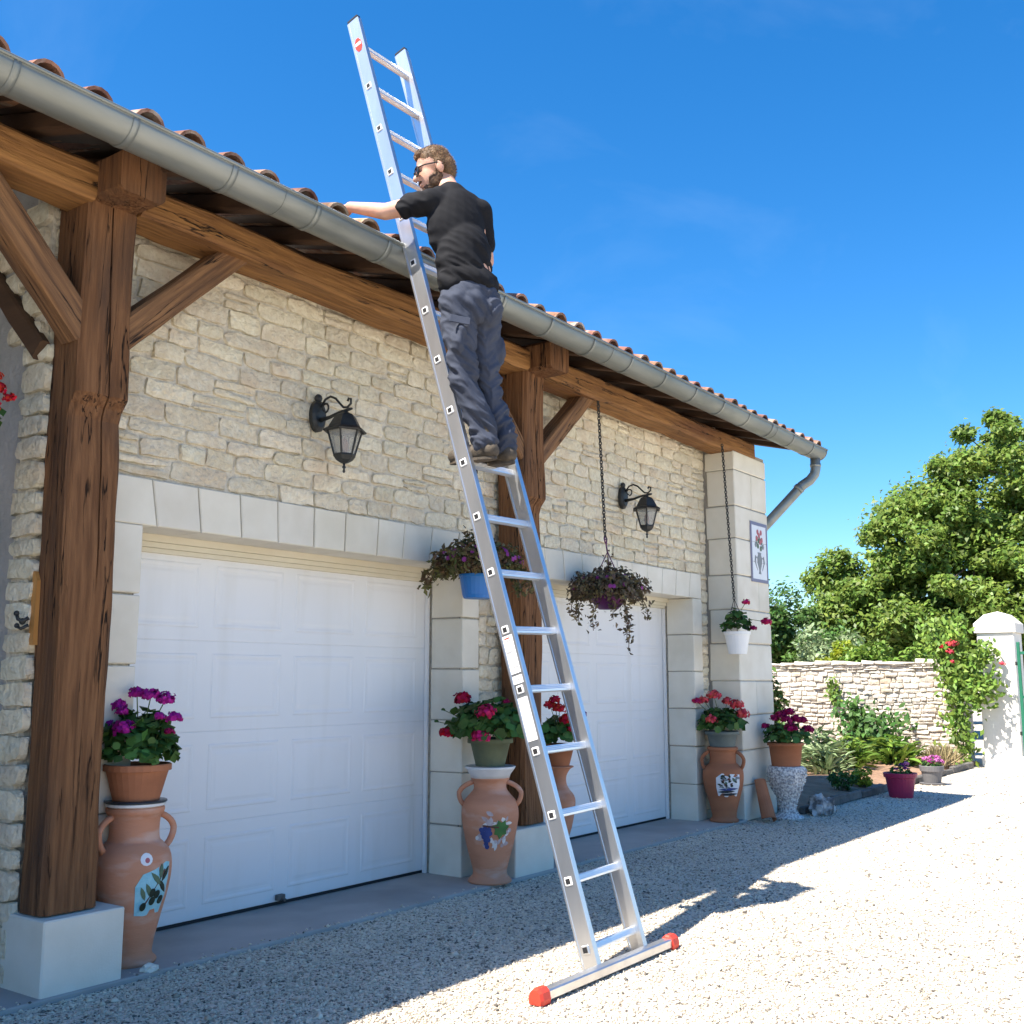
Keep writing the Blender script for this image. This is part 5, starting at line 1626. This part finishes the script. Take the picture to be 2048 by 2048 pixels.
def shrub(name, label, c, rad, n, size, mat, tmpl=OVAL4, cat='shrub', group=None, stem=True, seed=0, lumps=9):
    T = thing(name, label, cat, (c[0], c[1], max(0.0, c[2] - rad[2])), group)
    q = sphere_pts(lumps); q[:, 2] *= 0.9
    C = np.array(c) + q * np.array(rad) * rng.uniform(0.35, 0.72, (lumps, 1))
    w = rng.integers(0, lumps, n)
    d = sphere_pts(n)
    P = C[w] + d * np.array(rad) * (0.18 + 0.24 * rng.random((n, 1)))
    ok = P[:, 2] > 0.02
    P, d = P[ok], d[ok]
    N = d * 0.5 + np.array([0, 0, 0.6]) + rng.normal(size=P.shape) * 0.5
    V, F = leaf_arrays(P, N, size * rng.uniform(0.6, 1.25, len(P)), tmpl)
    raw_obj('foliage', V, F, mat, T)
    if stem:
        m = MB()
        for k in range(lumps):
            m.tube([(c[0] + rnd.uniform(-.05, .05), c[1] + rnd.uniform(-.05, .05), max(0.0, c[2] - rad[2])), tuple(C[k])], [0.012 + rad[2] * .01, 0.005], 5, False)
        m.build('stems', 'bark', T)
    return T
shrub('low_bush', 'small green bush at the front edge of the bed, colour darkened as shaded', (11.55, 4.02, 0.14), (0.26, 0.16, 0.12), 520, 0.026, 'leaf', group='low bushes in the bed')  # darker leaf colour paints the part lying in shadow
shrub('low_bush', 'small green bush left of the plum red pot, colour yellowed as sunlit', (12.15, 4.02, 0.15), (0.24, 0.15, 0.12), 520, 0.026, 'leaf_yellow', group='low bushes in the bed')  # yellow leaf colour paints the sunlit part
# climbers on the garden wall
def climber(name, label, pts, n, size, mat, spread, cat='climber', blooms=(), leafn=(-1, 0, 0.3)):
    T = thing(name, label, cat, (pts[0][0], pts[0][1], 0.03))
    P = []; m = MB()
    for i in range(0, len(pts) - 1, 1):
        m.tube([pts[i], ((np.array(pts[i]) + np.array(pts[i + 1])) / 2 + rng.normal(size=3) * 0.03), pts[i + 1]], 0.008, 5, False)
    seg = [(np.array(a), np.array(b)) for a, b in zip(pts, pts[1:])]
    w = rng.integers(0, len(seg), n); t = rng.random(n)
    P = np.array([seg[w[i]][0] * (1 - t[i]) + seg[w[i]][1] * t[i] for i in range(n)]) + rng.normal(size=(n, 3)) * np.array(spread)
    P[:, 2] = np.maximum(P[:, 2], 0.05)
    N = np.array(leafn) + rng.normal(size=(n, 3)) * 0.55
    V, F = leaf_arrays(P, N, size * rng.uniform(0.6, 1.25, n), OVAL4)
    raw_obj('foliage', V, F, mat, T)
    m.build('stems', 'stem', T)
    for (p, r, mt) in blooms: flower_head(p, r, mt, T, 40)
    return T
climber('bean_plant', 'dark green leafy climber trained up the middle of the rubble wall', [(16.3, 5.55, 0.1), (16.35, 5.5, 0.5), (16.4, 5.55, 0.82), (16.35, 5.35, 0.5), (16.3, 5.2, 0.2), (16.35, 5.15, 0.62), (16.3, 4.95, 0.2), (16.4, 4.85, 0.7)], 900, 0.055, 'leaf', (0.10, 0.12, 0.10))
climber('bean_plant', 'thin light green shoot growing high on the rubble wall', [(16.6, 5.85, 0.88), (16.6, 5.88, 1.18)], 90, 0.045, 'leaf_lime', (0.03, 0.05, 0.06))
climber('climbing_rose', 'tall climbing rose with red blooms beside the white gate pillar',
        [(16.05, 3.85, 0.05), (16.1, 3.9, 0.6), (16.1, 3.92, 1.1), (16.1, 3.95, 1.6), (16.1, 3.85, 2.0), (16.1, 4.0, 1.5), (16.1, 4.25, 1.95), (16.1, 4.0, 1.3), (16.05, 3.72, 1.0), (16.05, 3.45, 1.15), (16.05, 3.75, 0.9), (16.1, 3.8, 1.4), (16.1, 3.45, 1.62), (16.1, 3.95, 1.2), (16.1, 3.95, 0.3)],
        2300, 0.05, 'leaf_lime', (0.09, 0.10, 0.10), 'rose',
        [((15.95, 3.90, 1.70), 0.075, 'coral'), ((15.95, 3.95, 1.60), 0.055, 'coral'), ((15.95, 4.05, 1.66), 0.035, 'redpetal'), ((15.95, 3.92, 1.45), 0.035, 'coral'), ((16.0, 3.28, 1.42), 0.04, 'coral')])
T = thing('grass_tuft', 'dry straw coloured grass tuft at the foot of the climbing rose', 'grass', (15.3, 3.98, 0.05))
n = 420
a = rng.uniform(0, 6.28, n); el = rng.uniform(0.5, 1.5, n)
d = np.stack([np.cos(a) * np.cos(el), np.sin(a) * np.cos(el), np.sin(el)], 1)
V, F = leaf_arrays(np.array([15.3, 3.98, 0.05]) + d * 0.16 + rng.normal(size=(n, 3)) * np.array([0.14, 0.06, 0.0]), np.cross(d, rng.normal(size=(n, 3))), 0.16 * rng.uniform(0.6, 1.1, n), LANCE6 * np.array([0.22, 1, 0.3]), d)
V[:, 2] = np.maximum(V[:, 2], 0.02)
raw_obj('blades', V, F, 'straw', T)
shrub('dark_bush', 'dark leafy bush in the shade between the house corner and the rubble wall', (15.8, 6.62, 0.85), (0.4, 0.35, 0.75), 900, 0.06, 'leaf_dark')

# ------------------------------------------------------------------ trees behind the wall
def tree(name, label, base, lobes, per, size, mat, cl=0.5, trunk=0.18, th=2.0):
    T = thing(name, label, 'tree', base)
    P = []; N = []
    m = MB()
    if trunk:
        top = Vector((base[0], base[1], base[2] + th))
        m.tube([base, Vector(base) + Vector((0.05, 0.03, 1.0)), top, top + Vector((0.1, -0.1, th * 0.4))], [trunk * 1.4, trunk, trunk * .85, trunk * .55], 10)
    for (lc, lr, k) in lobes:
        lc = np.array(lc); lr = np.array(lr if hasattr(lr, '__len__') else (lr, lr, lr))
        if trunk:
            m.tube([tuple(top), tuple((np.array(top) + lc) / 2 + np.array([0, 0, .2])), tuple(lc), tuple(lc + lr * np.array([0, 0.2, 0.5]))], [trunk * .5, trunk * .3, trunk * .18, 0.01], 7, False)
        for c in range(k):
            d = sphere_pts(1)[0]
            cc = lc + d * lr * (0.25 + 0.75 * rng.random() ** 0.45)
            r = cl * rng.choice((0.35, 0.5, 0.8, 1.1))
            q = int(per * (r / cl) ** 1.6 * rng.uniform(0.7, 1.3))
            if rng.random() < 0.3:
                cc = lc + d * lr * rng.uniform(1.0, 1.3); r *= 0.6
            e = sphere_pts(q)
            pp = cc + e * r * (0.35 + 0.65 * rng.random((q, 1)) ** 0.5) * np.array([1, 1, 0.7]) + rng.normal(size=(q, 3)) * r * 0.18
            P.append(pp); N.append(e * 0.4 + np.array([-0.35, 0.05, 0.65]) + rng.normal(size=(q, 3)) * 0.5)
            if trunk and c % 3 == 0:
                m.tube([tuple(lc), tuple(cc)], [0.03, 0.008], 5, False)
    P = np.concatenate(P); N = np.concatenate(N)
    ok = P[:, 2] > 0.1
    V, F = leaf_arrays(P[ok], N[ok], size * rng.uniform(0.6, 1.3, ok.sum()), OVAL4)
    raw_obj('crown', V, F, mat, T)
    if m.v: m.build('trunk', 'bark', T, smooth=True)
    return T
tree('broadleaf_tree', 'large spreading green tree behind the garden wall', (24.3, 4.3, 0.0),
     [((24.0, 4.3, 5.3), (1.6, 1.3, 1.1), 39), ((24.0, 3.0, 5.2), (1.7, 1.7, 1.5), 32), ((23.8, 5.9, 4.5), (1.6, 1.05, 0.75), 32), ((23.6, 7.3, 3.45), (1.4, 1.05, 0.55), 30), ((23.4, 5.2, 3.6), (1.7, 1.5, 1.1), 50),
      ((23.6, 3.2, 3.5), (1.7, 1.6, 1.4), 44), ((23.4, 6.6, 2.5), (1.3, 1.5, 0.8), 50), ((23.4, 7.4, 2.3), (1.0, 0.9, 0.7), 26), ((23.4, 4.4, 2.2), (1.4, 1.7, 0.8), 39), ((24.4, 1.2, 3.8), (1.6, 1.6, 1.8), 26), ((24.0, 4.55, 6.45), (0.5, 0.35, 0.35), 6),
      ((23.8, 5.55, 5.5), (0.5, 0.3, 0.45), 6)],
     640, 0.066, 'leaf_tree', 0.52, 0.2)
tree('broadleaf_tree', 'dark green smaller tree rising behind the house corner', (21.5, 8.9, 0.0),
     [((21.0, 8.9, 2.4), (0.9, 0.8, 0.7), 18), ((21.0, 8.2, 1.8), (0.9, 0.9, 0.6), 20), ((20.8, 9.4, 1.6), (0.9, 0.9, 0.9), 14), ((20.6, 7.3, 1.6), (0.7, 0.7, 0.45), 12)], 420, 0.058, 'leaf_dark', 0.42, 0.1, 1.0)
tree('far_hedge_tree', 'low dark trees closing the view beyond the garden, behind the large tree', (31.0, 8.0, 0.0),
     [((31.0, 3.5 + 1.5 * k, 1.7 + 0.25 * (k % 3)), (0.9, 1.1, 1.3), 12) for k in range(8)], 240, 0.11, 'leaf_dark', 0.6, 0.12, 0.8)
shrub('golden_shrub', 'golden yellow shrub rising just above the rubble wall', (18.2, 6.35, 1.45), (0.5, 0.5, 0.5), 1500, 0.055, 'leaf_yellow')
shrub('green_shrub', 'fresh green shrub above the middle of the rubble wall', (18.0, 5.55, 1.45), (0.5, 0.65, 0.5), 1500, 0.055, 'leaf_lime', group='green shrubs behind the wall')
shrub('green_shrub', 'fresh green shrub behind the wall, nearer the climbing rose', (18.0, 4.75, 1.45), (0.5, 0.55, 0.45), 1400, 0.055, 'leaf_lime', group='green shrubs behind the wall')
shrub('pale_shrub', 'pale green tall shrub between the dark tree and the large tree', (19.8, 6.95, 1.7), (0.7, 0.75, 0.8), 1900, 0.06, 'leaf_silver')

# ================================================================== the person on the ladder
def blob(caps=(), ells=(), voxel=0.008, smooth=4, wrinkle=None, zmin=None):
    m = MB()
    for (p0, r0, p1, r1) in caps:
        p0, p1 = Vector(p0), Vector(p1)
        m.tube([p0, p1], [r0, r1], 16)
        m.ball(p0, r0 * 0.995, 16, 10); m.ball(p1, r1 * 0.995, 16, 10)
    for (c, r, Mx) in ells:
        k = len(m.v); m.ball((0, 0, 0), r, 20, 14)
        W = Matrix.Translation(c) @ (Mx.to_4x4() if Mx else Matrix.Identity(4))
        m.xform(W, k)
    me = bpy.data.meshes.new('tmp'); me.from_pydata(m.v, [], m.f)
    bm = bmesh.new(); bm.from_mesh(me); bmesh.ops.remove_doubles(bm, verts=bm.verts, dist=1e-6); bmesh.ops.recalc_face_normals(bm, faces=bm.faces); bm.to_mesh(me); bm.free()
    o = bpy.data.objects.new('tmp', me); COL.objects.link(o)
    md = o.modifiers.new('r', 'REMESH'); md.mode = 'VOXEL'; md.voxel_size = voxel; md.adaptivity = 0
    sm = o.modifiers.new('s', 'SMOOTH'); sm.factor = 0.5; sm.iterations = smooth
    dg = bpy.context.evaluated_depsgraph_get(); dg.update()
    res = bpy.data.meshes.new_from_object(o.evaluated_get(dg))
    V = np.empty(len(res.vertices) * 3); res.vertices.foreach_get('co', V); V = V.reshape(-1, 3)
    Nn = np.array([v.normal[:] for v in res.vertices])
    F = [tuple(p.vertices) for p in res.polygons]
    bpy.data.objects.remove(o, do_unlink=True); bpy.data.meshes.remove(res); bpy.data.meshes.remove(me)
    if wrinkle:
        dsp = np.array([wrinkle(Vector(p)) for p in V])
        V = V + Nn * dsp[:, None]
    if zmin is not None:
        V[:, 2] = np.maximum(V[:, 2], zmin)
    return V, F

man = thing('person', 'man in black t-shirt and slate blue work trousers standing high on the ladder', 'person', (4.12, 3.13, 2.26))
tr = Vector((0.883, -0.468, 0)).normalized(); tf = Vector((0.468, 0.883, 0)).normalized()
TM = Matrix((tr, tf, Vector((0, 0, 1)))).transposed()
hf = Vector((-0.70, 0.655, -0.30)).normalized()
hu = (Vector((0, 0, 1)) - hf * hf.z).normalized(); hr = hf.cross(hu).normalized()
HM = Matrix((hr, hf, hu)).transposed()
HC = Vector((3.955, 3.355, 3.795))
def H(x, y, z): return HC + hr * x + hf * y + hu * z
SL_, SR_ = Vector((3.855, 3.295, 3.575)), Vector((4.085, 3.165, 3.57))
EL_, WL_ = Vector((3.785, 3.535, 3.562)), Vector((3.742, 3.745, 3.628))
ER_, WR_ = Vector((4.165, 3.185, 3.34)), Vector((4.30, 3.355, 3.37))
HipL, HipR = Vector((3.92, 3.17, 3.03)), Vector((4.065, 3.13, 3.03))
KnL, KnR = Vector((3.93, 3.15, 2.68)), Vector((4.085, 3.125, 2.69))
AnL, AnR = Vector((4.02, 3.075, 2.36)), Vector((4.155, 3.065, 2.36))
NB = Vector((3.97, 3.26, 3.64))
caps = [(SL_, 0.052, EL_, 0.042), (EL_, 0.043, WL_, 0.027), (SR_, 0.052, ER_, 0.042), (ER_, 0.043, WR_, 0.027),
        (H(0, -0.03, -0.06), 0.054, NB, 0.06), (NB, 0.06, (NB + Vector((0, -0.02, -0.1))), 0.08),
        (HipL, 0.062, KnL, 0.036), (KnL, 0.036, AnL, 0.026), (HipR, 0.062, KnR, 0.036), (KnR, 0.036, AnR, 0.026),
        (H(0, 0.086, 0.012), 0.010, H(0, 0.112, -0.022), 0.0145), (H(0.024, 0.082, -0.028), 0.012, H(-0.024, 0.082, -0.028), 0.012)]
ells = [(H(0, -0.008, 0.034), (0.075, 0.094, 0.088), HM), (H(0, 0.036, -0.028), (0.060, 0.060, 0.082), HM), (H(0, 0.046, -0.085), (0.042, 0.043, 0.034), HM),
        (H(0, 0.080, 0.024), (0.050, 0.016, 0.012), HM), (H(-0.077, -0.012, -0.012), (0.011, 0.022, 0.033), HM), (H(0.077, -0.012, -0.012), (0.011, 0.022, 0.033), HM),
        (H(0, 0.090, -0.062), (0.024, 0.012, 0.007), HM),
        (Vector((3.99, 3.225, 3.46)), (0.15, 0.095, 0.14), TM), (Vector((3.99, 3.175, 3.24)), (0.13, 0.09, 0.15), TM), (Vector((4.0, 3.15, 3.06)), (0.14, 0.095, 0.10), TM)]
# left hand spread on a tile crest, right hand closed round the far rail
hl = Vector((0.05, 0.96, 0.26)).normalized(); hx = Vector((1, 0, 0)); hup = hx.cross(hl).normalized()
PC = WL_ + hl * 0.055 + Vector((0, 0, -0.006))
ells.append((PC, (0.042, 0.052, 0.015), Matrix((hx, hl, hup)).transposed()))
for (dx, ln, sp) in ((-0.032, 0.062, -0.14), (-0.011, 0.075, -0.04), (0.011, 0.07, 0.05), (0.031, 0.055, 0.16)):
    a = PC + hx * dx + hl * 0.042; k1 = a + (hl + hx * sp) * ln * 0.5 + hup * 0.006; k2 = k1 + (hl + hx * sp) * ln * 0.5 - hup * 0.014
    caps += [(a, 0.0098, k1, 0.009), (k1, 0.009, k2, 0.0075)]
a = PC + hx * 0.034 - hl * 0.012; k1 = a + (hx * 0.8 + hl * 0.6) * 0.036; k2 = k1 + (hx * 0.35 + hl) * 0.026 - hup * 0.01
caps += [(a, 0.012, k1, 0.010), (k1, 0.010, k2, 0.008)]
dR = (Vector((4.332, 3.44, 3.37)) - WR_).normalized()
PR = WR_ + dR * 0.035
ells.append((PR, (0.03, 0.04, 0.03), None))
for q in (-0.03, -0.01, 0.01, 0.03):
    a = PR + Vector((0.012, 0.02, q)); k1 = a + Vector((0.032, 0.035, 0.006)); k2 = k1 + Vector((-0.004, 0.035, 0.004)); k3 = k2 + Vector((-0.03, 0.004, 0))
    caps += [(a, 0.0095, k1, 0.009), (k1, 0.009, k2, 0.0085), (k2, 0.0085, k3, 0.0075)]
a = PR + Vector((-0.02, 0.012, 0.02)); caps += [(a, 0.011, a + Vector((-0.014, 0.04, 0.012)), 0.009)]
V, F = blob(caps, ells, 0.0062, 3)
body = raw_obj('body', V, F, 'skin', man, smooth=True)

# t-shirt
def wr_shirt(p):
    q = Vector((p.x * 6 + p.z * 4, p.y * 6, p.z * 13 + (p.x - p.y) * 5))
    low = max(0.0, min(1.0, (3.46 - p.z) / 0.22))
    slv = max(0.0, min(1.0, ((3.86 - p.x) + (p.y - 3.3)) / 0.12))
    a = 1 - 2.4 * abs(noise.noise(q)); b = 1 - 2.4 * abs(noise.noise(q * 1.9 + Vector((4, 1, 2))))
    return (0.013 * a + 0.008 * b - 0.007) * (0.2 + 0.85 * max(low, slv))
slv_l = SL_ + (EL_ - SL_) * 0.50; slv_r = SR_ + (ER_ - SR_) * 0.68
V, F = blob([(SL_, 0.063, slv_l, 0.058), (SR_, 0.064, slv_r, 0.058), (SL_, 0.066, SR_, 0.066),
             (SL_ * 0.6 + NB * 0.4, 0.066, NB + Vector((0, 0, 0.0)), 0.064), (SR_ * 0.6 + NB * 0.4, 0.066, NB + Vector((0, 0, 0.0)), 0.064),
             (NB + Vector((0, 0, -0.02)), 0.09, Vector((3.985, 3.18, 3.2)), 0.11)],
            [(Vector((3.975, 3.228, 3.47)), (0.153, 0.110, 0.21), TM), (Vector((3.985, 3.185, 3.28)), (0.144, 0.113, 0.23), TM), (Vector((3.99, 3.165, 3.155)), (0.155, 0.122, 0.095), TM)],
            0.0068, 9, wr_shirt)
tsh = raw_obj('t_shirt', V, F, 'shirt', man, smooth=True)

# trousers
def wr_tr(p):
    s = 1.0 if p.x + (p.z - 3) * 0.15 < 4.0 else -1.0
    q = Vector((p.x * 8, p.y * 7, p.z * 15 + s * (p.x - p.y) * 9))
    a = 1 - 2.4 * abs(noise.noise(q)); b = 1 - 2.4 * abs(noise.noise(q * 1.8 + Vector((7, 3, 1))))
    k = 0.85 + 0.7 * max(0, 1 - abs(p.z - 2.70) / 0.14) + 0.8 * max(0, 1 - abs(p.z - 2.41) / 0.12)
    if p.z > 3.10: k *= 0.4
    return (0.012 * a + 0.008 * b - 0.007) * k
def leg(Hp, Kn, An):
    k0 = Kn + Vector((0, 0, 0.06)); k1 = Kn + Vector((0.015, -0.012, -0.07)); a0 = An + Vector((0, 0, 0.04)); a1 = An + Vector((0, 0, -0.012))
    return [(Hp, 0.094, k0, 0.068), (k0, 0.068, k1, 0.062), (k1, 0.062, a0, 0.060), (a0, 0.060, a1, 0.060)]
V, F = blob(leg(HipL, KnL, AnL) + leg(HipR, KnR, AnR),
            [(Vector((3.995, 3.15, 3.08)), (0.150, 0.114, 0.11), TM), (Vector((4.035, 3.075, 3.015)), (0.075, 0.068, 0.09), TM), (Vector((3.945, 3.10, 3.015)), (0.075, 0.068, 0.09), TM),
             (Vector((3.868, 3.125, 2.84)), (0.030, 0.055, 0.075), TM), (Vector((4.145, 3.09, 2.84)), (0.030, 0.055, 0.075), TM)],
            0.0066, 4, wr_tr)
trs = raw_obj('trousers', V, F, 'trousers', man, smooth=True)
pk = MB().cbox(-0.05, 0.05, -0.004, 0.004, -0.02, 0.02, 0.003)
pk.xform(Matrix.Translation((3.842, 3.092, 2.918)) @ Matrix.Rotation(math.atan2(-0.79, 0.61) + 0.15, 4, 'Z') @ Matrix.Rotation(R(8), 4, 'Y') @ Matrix.Rotation(R(-10), 4, 'X'))
pk.build('pocket_flap', 'trousers', trs)
# boots standing on the rung
for (A, tox) in ((AnL, -0.012), (AnR, 0.012)):
    V, F = blob([((A.x, A.y - 0.035, 2.306), 0.042, (A.x + tox * .5, A.y + 0.08, 2.305), 0.041), ((A.x + tox * .5, A.y + 0.08, 2.305), 0.041, (A.x + tox, A.y + 0.175, 2.296), 0.036),
                 ((A.x, A.y - 0.01, 2.32), 0.043, (A.x, A.y, 2.40), 0.045)], [], 0.006, 3, lambda p: 0.003 * noise.noise(p * 30), 2.2605)
    bt = raw_obj('boot', V, F, 'boot', man, smooth=True)
    so = MB()
    pr = []
    for t in np.linspace(0, 2 * math.pi, 19)[:-1]:
        pr.append((A.x + tox * (0.5 + 0.5 * math.sin(t)) + 0.037 * math.cos(t), A.y + 0.068 + 0.138 * math.sin(t)))
    n = len(pr)
    so.add([(p[0], p[1], 2.2595) for p in pr] + [(p[0], p[1], 2.272) for p in pr], [tuple(range(n))[::-1], tuple(range(n, 2 * n))] + [(k, (k + 1) % n, (k + 1) % n + n, k + n) for k in range(n)])
    so.build('sole', 'boot', bt)
# hair, beard, spectacles
def wr_hair(p): 
    return 0.0022 * noise.noise(p * 90) + 0.002 * noise.noise(p * 34)
V, F = blob([], [(H(0, -0.012, 0.058), (0.0770, 0.0885, 0.0755), HM), (H(0, -0.056, 0.006), (0.071, 0.055, 0.078), HM), (H(0, 0.048, 0.098), (0.048, 0.034, 0.026), HM), (H(-0.066, -0.018, 0.022), (0.016, 0.03, 0.034), HM), (H(0.066, -0.018, 0.022), (0.016, 0.03, 0.034), HM)], 0.006, 2, wr_hair)
hair = raw_obj('hair', V, F, 'hair', man, smooth=True)
hv = np.array(V); hn = hv - np.array(H(0, -0.02, 0.02)); hn /= np.linalg.norm(hn, axis=1, keepdims=True)
pick = rng.choice(len(hv), min(len(hv), 2600), replace=False)
sp = np.array(-hf)[None] * 0.7 + np.array(hu)[None] * 0.25 + rng.normal(size=(len(pick), 3)) * 0.28 + hn[pick] * 0.35
V, F = leaf_arrays(hv[pick] + hn[pick] * 0.002, np.cross(sp, rng.normal(size=(len(pick), 3))), 0.0075 * rng.uniform(0.6, 1.2, len(pick)), LANCE6 * np.array([0.75, 1, 0.3]), sp)
raw_obj('hair_strands', V, F, 'hair_strand', hair)
V, F = blob([], [(H(0, 0.044, -0.090), (0.050, 0.050, 0.038), HM), (H(-0.050, 0.018, -0.062), (0.018, 0.042, 0.042), HM), (H(0.050, 0.018, -0.062), (0.018, 0.042, 0.042), HM), (H(0, 0.090, -0.047), (0.030, 0.013, 0.009), HM),
                 (H(-0.064, -0.002, -0.03), (0.012, 0.016, 0.04), HM), (H(0.064, -0.002, -0.03), (0.012, 0.016, 0.04), HM)], 0.006, 2, lambda p: 0.003 * noise.noise(p * 90))
raw_obj('beard', V, F, 'beard', man, smooth=True)
gl = MB()
for sg in (-1, 1):
    pts = []
    for t in np.linspace(0, 2 * math.pi, 17):
        cx, cz = math.copysign(abs(math.cos(t)) ** 0.6, math.cos(t)), math.copysign(abs(math.sin(t)) ** 0.6, math.sin(t))
        pts.append(H(sg * 0.036 + 0.027 * cx, 0.106 - 0.010 * abs(sg * 0.036 + 0.027 * cx) / 0.06, 0.003 + 0.019 * cz))
    gl.tube(pts, 0.0036, 6, False)
    gl.tube([H(sg * 0.063, 0.096, 0.012), H(sg * 0.080, 0.06, 0.012), H(sg * 0.083, -0.005, 0.010), H(sg * 0.082, -0.03, -0.006)], 0.0034, 6)
gl.tube([H(-0.010, 0.107, 0.009), H(0, 0.110, 0.011), H(0.010, 0.107, 0.009)], 0.003, 6)
glo = gl.build('spectacles', 'rubber', man, smooth=True)
for sg in (-1, 1):
    V = [H(sg * 0.036 + 0.024 * math.cos(t), 0.100, 0.003 + 0.017 * math.sin(t)) for t in np.linspace(0, 2 * math.pi, 13)[:-1]]
    V += [H(sg * 0.036 + 0.024 * math.cos(t), 0.0985, 0.003 + 0.017 * math.sin(t)) for t in np.linspace(0, 2 * math.pi, 13)[:-1]]
    raw_obj('lens', V, [tuple(range(12))[::-1], tuple(range(12, 24))] + [(k, (k + 1) % 12, (k + 1) % 12 + 12, k + 12) for k in range(12)], 'lens', glo)
